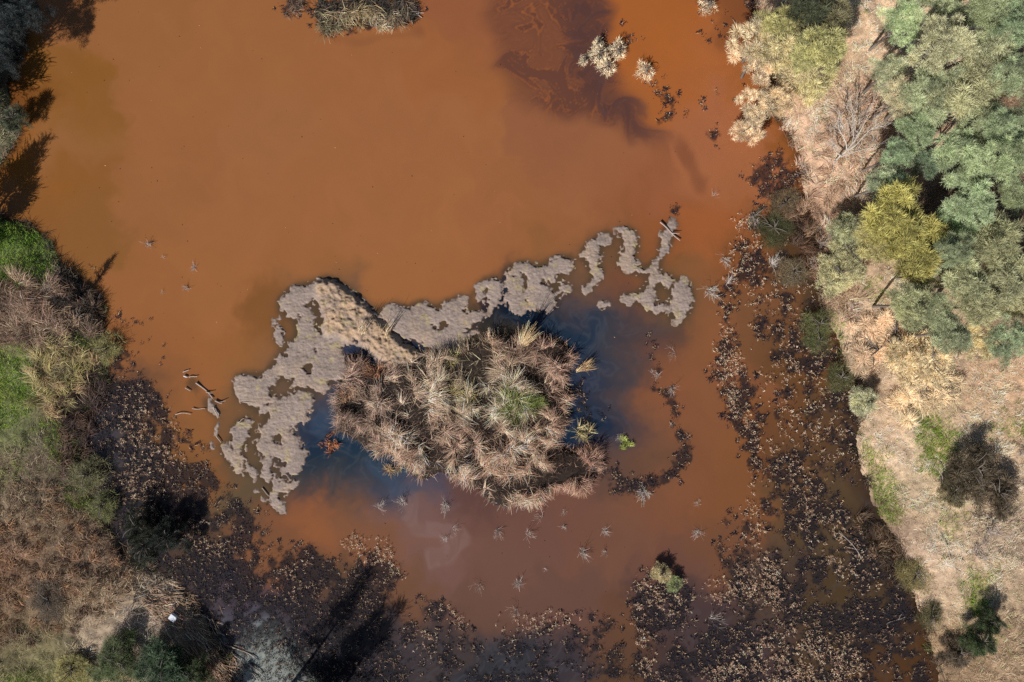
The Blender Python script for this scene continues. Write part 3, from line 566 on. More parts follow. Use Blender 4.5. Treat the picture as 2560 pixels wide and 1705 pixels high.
ISLC = [(x * VV, y * VV, c) for x, y, c in [(820,900,(136,106,86)),(900,930,(164,132,106)),(850,820,(118,90,74)),(1000,860,(172,142,112)),(1060,900,(170,146,110)),(960,960,(178,142,114)),(1150,820,(150,112,88)),(1230,820,(150,110,88)),
   (1100,830,(120,104,74)),(1180,880,(196,172,134)),(1300,880,(150,112,88)),(1000,1040,(182,142,112)),(1100,1050,(176,134,106)),(1200,1020,(178,140,108)),(1150,1110,(180,136,104)),(1300,1070,(140,100,76)),(1350,1080,(150,108,84)),(1200,1140,(176,136,106)),(950,1080,(170,130,100))]]
def reed_island():
    parts = []
    gaps = [V(g) for g in ([(890,880),(905,920),(925,960),(945,990)],[(1072,1000),(1085,1060),(1110,1095),(1165,1118)],[(1072,838),(1100,890),(1112,940),(1098,1000)],[(960,940),(990,978),(1010,1010)],[(1225,850),(1250,930)],[(1170,1112),(1260,1098)],[(1285,1035),(1330,1060)],[(840,850),(880,868)],[(800,930),(850,960)])]
    gm = np.zeros(GX.shape, np.float32)
    for g in gaps: gm = np.maximum(gm, blur(stroke([(a / VV, b / VV) for a, b in g], 11), 6))
    clumpf = fbm(GX, GY, 42, 3, 2, 0.55); fine = fbm(GX, GY, 15, 2, 5)
    mound = sstep(0.25, 0.8, _isl8) * (0.06 + 1.15 * sstep(0.40, 0.66, clumpf * 0.7 + fine * 0.3)) * (0.55 + 0.45 * _isl30) * (1 - 0.93 * np.clip(gm * 1.7, 0, 1))
    gyy, gxx = np.gradient(blur(mound, 16) * 0.5 + 1.2 * _isl30)
    n = 90000
    x, y = scatter(n, 780, 1500, 810, 1290, lambda a, b: sstep(0.35, 0.6, samp(_isl8, a, b) + (fbm(a, b, 14, 3, 1) - 0.5) * 0.5) * (0.10 + 0.90 * sstep(0.10, 0.45, samp(mound, a, b))))
    k = len(x)
    down = np.arctan2(samp(gyy, x, y), -samp(gxx, x, y))                       # fall line of the heaps (photo y runs down)
    comb = (fbm(x, y, 62, 2, 3) - 0.5) * 13 - 1.2
    wgt = rng.random(k) < np.clip(1.15 - 1.3 * samp(_isl30, x, y), 0.12, 0.9)
    az = np.where(wgt, down, comb) + rng.normal(0, 0.34, k)
    h = samp(mound, x, y) * rng.uniform(0.35, 1.0, k)
    c = des(rbf(x, y, ISLC, 45) / KEXP, 0.25)
    tone = np.exp((fbm(x, y, 12, 2, 4) - 0.5) * 1.6 + (fbm(x, y, 50, 2, 0) - 0.5) * 1.0)
    c = cj(c * tone[:, None] * 1.75, k, 0.42)
    L = rng.uniform(0.25, 0.9, k) * (0.5 + 0.6 * samp(_isl30, x, y))
    P = np.stack([wx(x), wy(y), 0.03 + h], -1)
    parts.append(blades(P, az, rng.uniform(0.7, 1.5, k), rng.uniform(1.5, 2.15, k), L, rng.uniform(0.016, 0.036, k), c, 4))
    m_ = 9000; lx, ly = scatter(m_, 780, 1500, 810, 1290, lambda a, b: sstep(0.4, 0.6, samp(_isl8, a, b)) * (1 - 0.8 * sstep(0.1, 0.5, samp(mound, a, b)))); m_ = len(lx)
    parts.append(blades(np.stack([wx(lx), wy(ly), gz(lx, ly) + rng.uniform(0.0, 0.12, m_)], -1), rng.uniform(0, 6.3, m_), rng.uniform(0.9, 1.5, m_), rng.uniform(1.3, 1.9, m_), rng.uniform(0.12, 0.5, m_), rng.uniform(0.014, 0.034, m_), cj(des(rbf(lx, ly, ISLC, 45) / KEXP, 0.2) * 0.5, m_, 0.6), 3))  # litter colour darkened to paint shade into the gaps between reed heaps
    # broken upright stems
    m = rng.random(k) < 0.05; q_ = m.sum()
    parts.append(blades(P[m], rng.uniform(0, 6.3, q_), rng.uniform(0.05, 0.7, q_), rng.uniform(0.3, 1.6, q_), rng.uniform(0.4, 1.1, q_), rng.uniform(0.014, 0.028, q_), c[m] * 1.15, 3))
    v, q, c = join(parts); clampz(v, 0.012)
    tag(link("reed_bed", mesh_np("reed_bed", v, q, c, M_REED)), "matted bed of collapsed tan and brown reeds covering the island", "reeds", kind="stuff")
reed_island()

def single_tussock(name, x, y, K, R, L0, L1, col, label, cat, mat=None, group=None, z0=None, **kw):
    z = float(gz(np.array([x]), np.array([y]))[0]) if z0 is None else z0
    sub = []; ns = 9 if K > 160 else 4; b0 = kw.pop('bias', None); bw = kw.pop('bw', 0.8)
    for _ in range(ns):
        rr = R * 1.1 * math.sqrt(random.random()); aa = random.uniform(0, 6.3); kz = random.uniform(0.6, 1.15)
        sub.append(tussock(1280 + math.cos(aa) * rr / S, 852.5 + math.sin(aa) * rr / S, max(6, K // ns), R * 0.35, L0 * kz, L1 * kz, col * random.uniform(0.7, 1.3), bias=(random.uniform(0, 6.3) if b0 is None else b0 + random.uniform(-.3, .3)), bw=(1.0 if b0 is None else bw), **kw))
    v, q, c = join(sub); clampz(v, 0.0)
    o = link(name, mesh_np(name, v, q, c, mat or M_REED)); o.location = (float(wx(x)), float(wy(y)), z)
    tag(o, label, cat, group); return o
def lc(c, k=1.3): return lin(c) * k / KEXP
G = "distinct reed clumps on and around the island"
single_tussock("green_reed_clump", 1288, 1012, 700, 0.7, 0.7, 1.7, lc((118,126,68)), "green topped reed clump at the centre of the reed island", "reeds", M_GRASS, G, l0=(0.1, 0.9), l1=(0.8, 1.6))
single_tussock("green_reed_clump", 1335, 1000, 260, 0.4, 0.5, 1.3, lc((118,126,72)), "small green reed clump just east of the larger green one on the island", "reeds", M_GRASS, G, l0=(0.1, 0.9), l1=(0.8, 1.6))
single_tussock("reed_clump", 1275, 960, 260, 0.45, 0.8, 1.7, lc((200,180,148)), "pale straw reed clump fanning out north of the green clump", "reeds", None, G, l0=(0.2, 0.8), l1=(0.9, 1.5), W=(0.02, 0.04))
single_tussock("reed_clump", 1155, 985, 200, 0.6, 0.6, 1.2, lc((160,146,100)), "olive tinted reed clump in the western half of the island", "reeds", None, G, l0=(0.2, 0.9), l1=(1.0, 1.7), W=(0.02, 0.045))
single_tussock("reed_clump", 1125, 900, 150, 0.5, 0.4, 1.0, lc((146,136,92)), "olive reed clump at the island's northern tip by the mud", "reeds", None, G)
single_tussock("reed_plume", 1300, 868, 260, 0.22, 1.2, 2.4, lc((196,168,130)), "tall feathery reed plume rising from the island's north edge over dark water", "reeds", None, G, bias=1.0, bw=0.28, l0=(0.3, 0.6), l1=(0.6, 1.3), W=(0.02, 0.04))
single_tussock("reed_clump", 925, 925, 260, 0.75, 0.4, 0.9, lc((150,106,78)), "rusty brown reed clump standing in the blue puddle west of the island", "reeds", None, G)
single_tussock("reed_clump", 822, 1103, 200, 0.6, 0.15, 0.5, lc((160,104,72)), "low rusty reed tuft in the blue water off the island's west side", "reeds", None, G)
single_tussock("reed_clump", 872, 985, 200, 0.5, 0.3, 0.8, lc((150,116,88)), "small tan reed tuft at the island's northwest corner by the channel", "reeds", None, G)
single_tussock("reed_clump", 985, 1170, 120, 0.4, 0.3, 0.8, lc((190,160,124)), "pale broken reed tuft off the southwest edge of the island", "reeds", None, G)
single_tussock("reed_clump", 1450, 925, 120, 0.35, 0.4, 1.2, lc((178,148,112)), "pale reed tuft reaching from the island's northeast edge", "reeds", None, G, bias=0.5, bw=0.5)
single_tussock("reed_clump", 1462, 1085, 170, 0.5, 0.3, 0.9, lc((172,154,112)), "olive grey reed tuft at the island's east point near the small green bush", "reeds", None, G)
single_tussock("green_bush", 1563, 1106, 520, 0.42, 0.12, 0.36, lc((166,174,96), 1.2), "small bright green bush alone in the water east of the island", "bush", M_GRASS, None, l0=(0.2, 1.0), l1=(0.8, 1.5), W=(0.025, 0.05))
for x, y, l in ((965, 832, "thin dry reed stems standing on the raised mud north of the puddle"), (905, 825, "pair of pale reed stems standing on the mud west of the taller stems")):
    single_tussock("dry_stems", x, y, 26, 0.3, 0.6, 1.5, lc((205,178,142)), l, "reeds", None, "reed stems on the raised mud", bias=1.1, bw=0.25, l0=(0.4, 0.8), l1=(0.7, 1.2), W=(0.02, 0.035))
# northern reed islet
for i, (x, y, K, c, l) in enumerate([(822,52,260,(136,126,98),"olive and tan reed clump at the western end of the northern islet"),(858,40,300,(190,166,130),"pale reed clump with bent tops left of centre on the northern islet"),(905,32,320,(170,148,112),"grey tan reed clump in the middle of the northern islet"),
      (955,42,320,(206,182,146),"pale straw reed clump right of centre on the northern islet"),(995,30,240,(140,120,98),"brown reed clump at the eastern end of the northern islet"),(725,20,220,(130,112,98),"dark upright reed clump west of the northern islet")]):
    single_tussock("islet_reed_clump", x, y, K, 0.75, 0.5, 1.3, lc(c), l, "reeds", None, "reed clumps of the northern islet", z0=0.0, bias=-1.4, bw=0.8)
    v, q, c2 = tussock(1280, 852.5, 160, 0.9, 0.15, 0.5, lc((46,42,44), 1.0), l1=(1.3, 1.9), W=(0.05, 0.1)); clampz(v, 0.01)
# edge straw on the west bank and tan litter
def straw():
    parts = []
    for poly, dist, L, cs in (([(0,660),(60,640),(140,650),(210,690),(228,720),(222,760),(150,790),(60,790),(0,780)], 22, 1.0, [(150,124,104),(130,106,90),(168,142,118)]),
                              ([(110,790),(200,780),(228,830),(215,880),(160,940),(120,960),(100,900)], 22, 0.9, [(168,154,108),(150,140,90),(176,150,112)]),
                              ([(170,900),(235,840),(248,860),(238,930),(215,960),(200,1050),(150,1100),(150,980)], 18, 0.7, [(92,72,62),(74,58,54),(110,86,72)]),
                              ([(150,650),(215,680),(240,740),(225,780),(190,740),(140,700)], 18, 0.8, [(66,54,50),(50,42,44),(100,80,66)]),
                              ([(0,1130),(120,1100),(190,1160),(240,1230),(330,1320),(200,1440),(0,1480)], 30, 0.55, [(126,102,80),(104,82,66),(146,112,84)]),
                              ([(1900,640),(1960,640),(1950,760),(1905,700)], 24, 0.9, [(200,168,140),(180,150,124)]),
                              ([(1830,330),(1990,200),(2040,300),(1990,420),(1900,560),(1860,480)], 30, 0.6, [(200,164,138),(214,180,150),(170,140,116)]),
                              ([(1850,440),(1890,560),(1900,640),(1860,640),(1830,560),(1800,480)], 22, 0.7, [(120,92,74),(84,66,54),(150,120,96)]),
                              ([(1990,1180),(2060,1240),(2100,1340),(2060,1340),(2000,1260),(1960,1190)], 20, 0.6, [(90,72,56),(120,98,76),(64,52,44)])):
        m = blur(raster(V(poly)), 6); P = np.array(V(poly))
        for x, y in poisson(m, P[:, 0].min(), P[:, 0].max(), P[:, 1].min(), P[:, 1].max(), dist * 0.9, 2500):
            if x < -60: continue
            c = lc(random.choice(cs), 1.25)
            parts.append(tussock(x, y, 70, 0.35, 0.4 * L, 1.3 * L, c, bias=random.uniform(0, 6.3), bw=0.6, l0=(0.2, 0.8), l1=(1.3, 1.9), z0=float(gz(np.array([x]), np.array([y]))[0]), W=(0.02, 0.045)))
    for x in range(800, 1040, 13):
        for dy in (14, 30, 46): parts.append(tussock(x + random.uniform(-6, 6), dy - 6 + abs(x - 910) * 0.05, 50, 0.3, 0.2, 0.6, lc(random.choice([(58,54,56),(84,74,64),(70,66,58)]), 1.2), bias=random.uniform(0, 6.3), bw=1.2, l0=(0.1, 0.8), l1=(0.9, 1.8), z0=0.0))
    fr = ((_land8 > 0.22) & (_land8 < 0.78)).astype(np.float32)
    for X0, X1 in ((0, 620), (1820, 2440)):
        for x, y in poisson(fr, X0, X1, -40, 1740, 13, 5000):
            w = (x < 1000) or y > 560
            c = lc(random.choice([(70,56,48),(96,78,62),(120,98,78),(58,52,40),(92,92,56)] if w else [(150,120,98),(190,156,130),(120,96,78),(96,76,60)]), 1.2)
            parts.append(tussock(x + random.uniform(-12, 12), y, 34, 0.3, 0.2, 0.75, c, bias=random.uniform(0, 6.3), bw=1.0, l0=(0.2, 0.9), l1=(1.2, 1.9), z0=float(gz(np.array([x]), np.array([y]))[0]), W=(0.02, 0.05)))
    v, q, c = join(parts); clampz(v, 0.01)
    tag(link("straw_tangle", mesh_np("straw_tangle", v, q, c, M_REED)), "long dead straw fallen in tangles along the pond edges", "straw", kind="stuff")
straw()

# wilted water plants: the mats
def leaf_quads(P, az, L, W, tilt, col):
    """flat pointed leaves (rhombs)"""
    K = len(P); d = np.stack([np.cos(az) * np.cos(tilt), np.sin(az) * np.cos(tilt), np.sin(tilt)], -1)
    roll = rng.normal(0, 0.6, K); s = np.stack([-np.sin(az) * np.cos(roll), np.cos(az) * np.cos(roll), np.sin(roll)], -1)
    m = P + d * (L * 0.5)[:, None]
    v = np.stack([P, m + s * (W * 0.5)[:, None], P + d * L[:, None], m - s * (W * 0.5)[:, None]], 1).reshape(-1, 3)
    return v, np.arange(K * 4).reshape(-1, 4), np.repeat(col, 4, 0)
TANW = [(x * VV, y * VV, [w, w, w]) for x, y, w in [(300,1050,200),(350,1150,180),(300,950,150),(450,1150,150),(520,1250,110),(500,1400,110),(600,1350,90),(680,1420,120),(600,1500,60),(720,1300,170),(860,1270,230),(880,1370,180),(760,1500,60),(1000,1420,210),(1100,1480,190),
   (1250,1430,190),(1350,1470,90),(1200,1540,110),(1480,1380,210),(1560,1400,200),(1500,1500,140),(1720,850,210),(1670,800,230),(1740,1000,180),(1760,1150,220),(1700,1330,230),(1780,1450,210),(1850,1350,120),(1900,1150,130),(1950,1250,110),(2000,1400,120),(1900,1520,230),(1700,1520,230),(1850,900,110),(1800,720,90),(1740,560,210),(1560,1040,90),(1430,1115,190)]]
TANP = [(1.0,[(1645,770),(1672,740),(1700,800),(1712,850),(1690,880),(1720,960),(1745,1010),(1735,1040),(1700,1000),(1670,900),(1645,860)]),
 (1.0,[(1755,1005),(1785,1020),(1780,1070),(1745,1110),(1735,1180),(1760,1230),(1785,1290),(1760,1300),(1720,1260),(1712,1190),(1725,1100)]),
 (1.0,[(1600,1360),(1660,1330),(1720,1290),(1790,1300),(1830,1390),(1800,1420),(1740,1380),(1660,1390)]),(1.0,[(1700,1500),(1780,1450),(1850,1440),(1950,1470),(1990,1540),(1980,1640),(1560,1640),(1640,1530)]),
 (0.8,[(1455,1330),(1500,1305),(1585,1330),(1590,1400),(1540,1410),(1500,1400),(1490,1470),(1530,1560),(1500,1600),(1470,1500),(1450,1400)]),(0.6,[(880,1240),(940,1300),(930,1330),(850,1290),(780,1250),(800,1230)]),
 (0.7,[(1000,1370),(1050,1400),(1080,1440),(1040,1440)]),(0.6,[(930,1440),(1000,1450),(1010,1500),(950,1500)]),(0.6,[(1140,1430),(1290,1400),(1330,1420),(1180,1480)]),(0.5,[(300,880),(400,960),(420,1060),(360,1200),(280,1130),(270,980)]),
 (0.45,[(420,1200),(520,1180),(540,1260),(440,1300)]),(0.45,[(640,1300),(720,1290),(700,1380),(640,1380)]),(0.55,[(1690,500),(1740,500),(1760,580),(1700,640),(1680,720),(1650,740)]),(0.4,[(1790,1030),(1900,1100),(1960,1200),(2060,1300),(2100,1400),(1950,1350),(1850,1250)]),(0.3,[(1700,640),(1870,640),(1960,900),(1980,1090),(1780,1020)])]
tanf = np.zeros(GX.shape, np.float32)
for d, p in TANP: tanf = np.maximum(tanf, blur(raster(V(p)), 9) * d)
def tan_mat():
    # crumpled tan leaf clumps heaped on the mats
    F = lambda a, b: np.clip(samp(tanf, a, b) * sstep(0.36, 0.56, fbm(a, b, 22, 3, 5, 0.6)) * (samp(HALL, a, b) < 0.0) * 1.1, 0, 1)
    x, y = scatter(62000, 260, 2200, 520, 1760, F); n = len(x); m = 7; X = np.repeat(x, m); Y = np.repeat(y, m); K = n * m
    P = np.stack([wx(X) + rng.normal(0, 0.045, K), wy(Y) + rng.normal(0, 0.045, K), rng.uniform(0.02, 0.2, K)], -1)
    kk = np.repeat(np.exp(rng.normal(0, 0.3, n)), m)[:, None]
    c = (lin((202, 166, 138)) * 1.05 / KEXP) * kk
    v, q, c = blades(P, rng.uniform(0, 6.3, K), rng.uniform(0.3, 1.5, K), rng.uniform(1.0, 2.6, K), rng.uniform(0.06, 0.15, K), rng.uniform(0.018, 0.042, K), cj(c, K, 0.4), 3, twist=rng.normal(0, 0.9, K)); clampz(v, 0.01)
    tag(link("tan_plant_mat", mesh_np("tan_plant_mat", v, q, c, M_ROT)), "heaped mats of crumpled tan water plant leaves along the eastern and southern shallows", "water plants", kind="stuff")
tan_mat()
def plant_mat():
    F = lambda x, y: np.clip(samp(dens, x, y) * 1.15, 0, 1)
    parts = []
    x, y = scatter(75000, 120, 2400, -40, 1760, F)
    t = rbf(x, y, TANW, 90)[:, 0]; t = t / lin(230)
    n = len(x)
    # dark rotting leaves, several to a plant
    m = 7; X = np.repeat(x, m); Y = np.repeat(y, m); K = n * m
    P = np.stack([wx(X) + rng.normal(0, 0.09, K), wy(Y) + rng.normal(0, 0.09, K), rng.uniform(0.006, 0.09, K)], -1)
    bl = rng.random(K)[:, None]; c = lin((30, 32, 46)) * bl + lin((56, 44, 48)) * (1 - bl)
    parts.append(leaf_quads(P, rng.uniform(0, 6.3, K), rng.uniform(0.05, 0.15, K), rng.uniform(0.025, 0.06, K), rng.normal(0.1, 0.3, K), cj(c, K, 0.35)))
    # tan curled leaves standing up
    hasT = rng.random(n) < (0.22 + 0.70 * t) * sstep(0.36, 0.58, fbm(x, y, 16, 3, 1, 0.6)) * 1.5; x2, y2 = x[hasT], y[hasT]; m = 6; X = np.repeat(x2, m); Y = np.repeat(y2, m); K = len(X)
    P = np.stack([wx(X) + rng.normal(0, 0.05, K), wy(Y) + rng.normal(0, 0.05, K), rng.uniform(0.0, 0.08, K)], -1)
    c = lin((205, 170, 136)) * rng.random(K)[:, None] ** 0.8 * 0.95 + lin((120, 92, 78)) * 0.3
    parts.append(blades(P, rng.uniform(0, 6.3, K), rng.uniform(0.1, 1.0, K), rng.uniform(0.9, 2.4, K), rng.uniform(0.06, 0.15, K), rng.uniform(0.016, 0.038, K), cj(c * 1.15, K, 0.3), 3, twist=rng.normal(0, 0.9, K)))
    v, q, c = join(parts); clampz(v, 0.004)
    tag(link("wilted_plant_mat", mesh_np("wilted_plant_mat", v, q, c, M_ROT)), "mats of dark rotting water plants with tan curled leaves in the shallows", "water plants", kind="stuff")
plant_mat()
n = 260; x = rng.uniform(150, 1700, n); y = rng.uniform(20, 1500, n); ok = (samp(HALL, x, y) < -0.02) & (samp(stain, x, y) < 0.3); x, y = x[ok], y[ok]; n = len(x)
v, q, c = leaf_quads(np.stack([wx(x), wy(y), np.full(n, 0.012)], -1), rng.uniform(0, 6.3, n), rng.uniform(0.04, 0.14, n), rng.uniform(0.02, 0.06, n), np.zeros(n), np.where(rng.random((n, 1)) < 0.65, lin((60, 40, 34)), lin((190, 150, 110))) * np.ones((n, 3))); clampz(v, 0.006)
tag(link("floating_litter", mesh_np("floating_litter", v, q, c, M_ROT)), "scattered leaf specks floating on the open water", "litter", kind="stuff")
print("stuff done")
#@@THINGS
# ------------------------------------------------------------------ things
def leafcols(n, lobes, amp_leaf=0.30, amp_lobe=0.30):
    k = np.exp(rng.normal(0, amp_leaf, n)) * np.exp(rng.normal(0, amp_lobe, lobes.max() + 1))[lobes]
    warm = rng.normal(0, 0.05, n)
    return np.clip(np.stack([k * (1 + warm), k, k * (1 - warm)], -1) * 0.62, 0.01, 1)
def crown_mesh(name, nl, n, flat=0.75, lobe=(0.14, 0.3), leaf=(0.035, 0.07), w=0.4, needle=False, gap=0.0, low=-0.3):
    """unit radius crown: many overlapping leafy clumps on a lumpy dome, open between them"""
    u = rng.normal(0, 1, (nl, 3)); u[:, 2] = np.abs(u[:, 2]) * 1.1 + low * rng.random(nl); u /= np.linalg.norm(u, axis=1)[:, None]
    a = np.arctan2(u[:, 1], u[:, 0]); ph = rng.uniform(0, 6.3, 3)
    outl = 1 + 0.14 * np.sin(2 * a + ph[0]) + 0.12 * np.sin(3 * a + ph[1]) + 0.09 * np.sin(5 * a + ph[2])
    r = rng.uniform(0.3, 0.95, nl) ** 0.7 * outl
    ce = u * r[:, None] * np.array([1, 1, flat]); lr = rng.uniform(*lobe, nl)
    li = rng.choice(nl, n, p=lr ** 2 / (lr ** 2).sum())
    d = rng.normal(0, 1, (n, 3)); d[:, 2] += 0.35; d /= np.linalg.norm(d, axis=1)[:, None]
    P = ce[li] + d * (lr[li] * np.abs(rng.normal(0.75, 0.32, n)))[:, None] * np.array([1, 1, 0.8])
    cols = leafcols(n, li)
    L = rng.uniform(*leaf, n)
    if needle:
        az = np.arctan2(d[:, 1], d[:, 0]) + rng.normal(0, 0.35, n); inc = np.arccos(np.clip(d[:, 2], -1, 1))
        v, q, c = blades(P, az, inc * 0.8, inc * 0.9 + 0.5, L * 1.6, L * w * 0.35, cols, 2)
    else:
        t = rng.normal(0, 1, (n, 3)); t -= (t * d).sum(1)[:, None] * d * 0.7; t /= np.linalg.norm(t, axis=1)[:, None]
        nn = d + rng.normal(0, 0.45, (n, 3)); s2 = np.cross(nn, t); s2 /= np.linalg.norm(s2, axis=1)[:, None] + 1e-9
        v = np.stack([P, P + t * (L * 0.5)[:, None] + s2 * (L * w * 0.5)[:, None], P + t * L[:, None], P + t * (L * 0.5)[:, None] - s2 * (L * w * 0.5)[:, None]], 1).reshape(-1, 3)
        q = np.arange(n * 4).reshape(-1, 4); c = np.repeat(cols, 4, 0)
    return mesh_np(name, v, q, c, M_LEAF), ce
CR = {}
CR['broad'] = [crown_mesh("crown", 80, 24000, 0.75, (0.08, 0.20), (0.03, 0.065), 0.6, needle=True) for _ in range(4)]
CR['fine'] = [crown_mesh("crown", 100, 15000, 0.7, (0.09, 0.2), (0.05, 0.11), 0.5, needle=True) for _ in range(3)]
CR['tiny'] = [crown_mesh('crown', 16, 800, 0.6, (0.12, 0.3), (0.14, 0.28), 0.35) for _ in range(3)]
CR['brush'] = [crown_mesh('crown', 60, 3000, 0.5, (0.12, 0.3), (0.08, 0.2), 0.25, needle=True) for _ in range(3)]
CR['ragged'] = [crown_mesh('crown', 30, 6500, 0.5, (0.08, 0.22), (0.06, 0.13), 0.4, needle=True) for _ in range(3)]
CR['sprig'] = [crown_mesh('crown', 14, 420, 0.5, (0.12, 0.3), (0.12, 0.24), 0.4, needle=True) for _ in range(3)]
CR['open'] = [crown_mesh("crown", 42, 8000, 0.6, (0.10, 0.22), (0.05, 0.11), 0.5, needle=True) for _ in range(2)]
def trunk_mesh(ce, R, h, z0, crown_z, flat, col=(0.16, 0.13, 0.11), n=9):
    """h: crown centre height above the base"""
    T = [(wob((0, 0, z0), (R * 0.08, R * 0.05, h), 6, 0.03), 0.05 + R * 0.045, 0.03 + R * 0.018, 7)]
    idx = rng.choice(len(ce), n, replace=False)
    for i in idx:
        t = random.uniform(0.45, 0.95); a = np.array([R * 0.08 * t, R * 0.05 * t, z0 + (h - z0) * t]); b = ce[i] * R * 0.85 + np.array([0, 0, h])
        T.append((wob(a, b, 5, 0.06, 0.1), 0.02 + R * 0.016, 0.012, 5))
    return T
def make_tree(name, cx, cy, r, h, kind, tint, label, cat="tree", group=None, k=1.35, wood=(0.17, 0.145, 0.125), zb=None, trunks=True, flat=None):
    f = (CAMH - h) / CAMH; X, Y = float(wx(cx)) * f, float(wy(cy)) * f; R = r * S * f
    px, py = X / S + 1280, 852.5 - Y / S; z0 = float(gz(np.array([px]), np.array([py]))[0]) if zb is None else zb
    root = bpy.data.objects.new(name, None); COL.objects.link(root); root.location = (X, Y, z0); tag(root, label, cat, group)
    me, ce = random.choice(CR[kind]); c = link("crown", me, root)
    sx = R * random.uniform(0.97, 1.08); c.scale = (sx, sx * random.uniform(0.92, 1.05), R * random.uniform(0.85, 1.0)); rz = random.uniform(0, 6.3)
    hh = max(h - z0, R * 0.35); low = h < 2.9
    if low: c.scale = (sx, sx * random.uniform(0.92, 1.05), max(hh * 0.75, R * 0.3))
    c.location = (0, 0, hh * (0.45 if low else 0.92)); c.rotation_euler = (0, 0, rz)
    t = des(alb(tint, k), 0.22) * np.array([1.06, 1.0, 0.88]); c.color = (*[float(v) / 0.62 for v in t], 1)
    if trunks:
        ca, sa = math.cos(rz), math.sin(rz); cr = np.stack([ce[:, 0] * ca - ce[:, 1] * sa, ce[:, 0] * sa + ce[:, 1] * ca, ce[:, 2]], -1)
        tm = link("trunk", tubes_mesh("trunk", trunk_mesh(cr, R, hh * 0.92, -0.15, 0, 0.7), wood), root)
    return root
# the wood on the right bank (centre and radius in photo pixels, crown height in metres)
def c4(x, y): return (1860 + x / 2.613, y / 2.613)
def b2(x, y): return (1860 + x / 2.613, 550 + y / 2.613)
def e2(x, y): return (1860 + x / 2.613, 1105 + y / 2.613)
GT = "grey green trees of the wood on the right bank"
TR = [(c4(1060,130),62,4.5,'broad',(150,172,128),"mint green small tree at the wood's top corner beside the bare bank"),
 (c4(1330,60),70,6.5,'broad',(140,152,116),"grey green tree at the top edge, next east of the mint green corner tree"),
 (c4(1640,30),75,7.5,'broad',(128,142,104),"tree at the top edge between the mint corner tree and the photo's corner"),
 (c4(1800,140),65,8,'broad',(118,140,106),"tree filling the photo's top right corner"),
 (c4(1320,270),85,6.5,'broad',(152,154,122),"pale grey tree south east of the mint corner tree"),
 (c4(1650,290),80,7.5,'broad',(142,148,116),"grey tree south of the dark gap near the top right corner"),
 (c4(960,480),55,4,'broad',(150,158,128),"pale low tree bulging out over the bare bank in the wood's west edge"),
 (c4(1060,640),52,4,'broad',(164,160,130),"pale sandy green low tree south of the one bulging over the bank"),
 (c4(1250,590),75,6,'broad',(138,150,116),"rounded grey green tree behind the two pale edge trees"),
 (c4(1520,560),85,7,'fine',(146,148,112),"olive grey feathery tree in the middle of the upper wood"),
 (c4(1790,480),60,8,'broad',(130,146,112),"tree cut by the right edge at a quarter height"),
 (c4(1150,820),62,6,'broad',(120,140,104),"dark mint tree at the wood's west edge above the deep shadow"),
 (c4(1590,740),62,7,'broad',(134,146,112),"small grey green tree above the deepest gap in the wood"),
 (c4(1770,800),62,8,'broad',(120,138,104),"dark tree cut by the right edge beside the deepest gap"),
 (c4(1480,1000),82,7,'broad',(132,150,112),"broad mint grey tree east of the deep shadow pool"),
 (c4(1740,1020),72,8,'broad',(136,154,114),"mint tree cut by the right edge east of the shadow pool"),
 (c4(1010,1000),45,5,'broad',(122,146,112),"small mint tree on the west side of the deep shadow pool"),
 (c4(950,1190),52,4.5,'broad',(140,156,124),"pale mint tree leaning over the bank below the shadow pool"),
 (c4(1220,1050),48,4.0,'broad',(86,106,84),"shaded dark green tree inside the shadow pool"),  # shade of the pool put into this crown's tint
 (c4(1500,1310),78,6.5,'broad',(132,152,116),"pale mint tree just north east of the yellow green tree"),
 (c4(1790,1250),52,7,'broad',(118,132,96),"tree at the right edge level with the yellow tree's top"),
 (c4(720,1480),50,3.2,'fine',(140,146,112),"small grey feathery tree west of the yellow green tree"),
 (b2(1400,20),55,5,'broad',(126,150,112),"small mint tree touching the yellow tree's east side"),
 (b2(1660,140),75,7,'fine',(132,136,100),"olive grey tree south east of the yellow green tree"),
 (b2(1400,190),48,5.5,'broad',(118,132,100),"small dark grey tree at the yellow tree's southeast corner"),
 (b2(1470,390),66,6.5,'fine',(138,144,108),"feathery olive grey tree between two dark gaps in the lower wood"),
 (b2(1730,380),66,7,'fine',(140,144,110),"olive grey tree cut by the right edge in the lower wood"),
 (b2(1200,350),48,4.5,'broad',(146,156,122),"pale grey green tree tucked under the yellow tree"),
 (b2(1110,540),62,5,'fine',(136,142,104),"olive feathery tree at the southwest corner of the wood"),
 (b2(1270,600),62,5.5,'broad',(126,136,102),"dark olive tree behind the southwest corner tree"),
 (b2(1560,560),60,6.5,'fine',(142,144,108),"tree on the wood's southern fringe above the sandy clearing"),
 (b2(1770,530),50,6.5,'fine',(150,150,112),"pale tree on the right edge above the sandy clearing"),
 (b2(1360,750),55,4.5,'fine',(124,134,104),"dark grey green tree just north of the big bleached shrub"),
 (b2(1560,790),58,4,'open',(178,168,126),"thin pale tan shrub tree south of the sandy clearing"),
 (b2(1750,790),60,5,'broad',(124,142,110),"mint tree at the right edge, lowest tree of the wood")]
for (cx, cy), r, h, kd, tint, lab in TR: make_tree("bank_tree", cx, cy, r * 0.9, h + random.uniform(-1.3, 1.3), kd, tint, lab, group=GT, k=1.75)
make_tree("yellow_green_tree", *b2(1000,-10), 80, 6, 'fine', (164,160,72), "big yellow green feathery tree, largest of its colour in the wood")
make_tree("yellow_green_tree", *b2(1120,180), 78, 5, 'fine', (160,156,72), "yellow green tree joined to the south side of the biggest one")
make_tree("yellow_green_tree", *b2(880,130), 55, 4, 'fine', (158,154,96), "lighter yellow green tree joined to the west side of the biggest one")
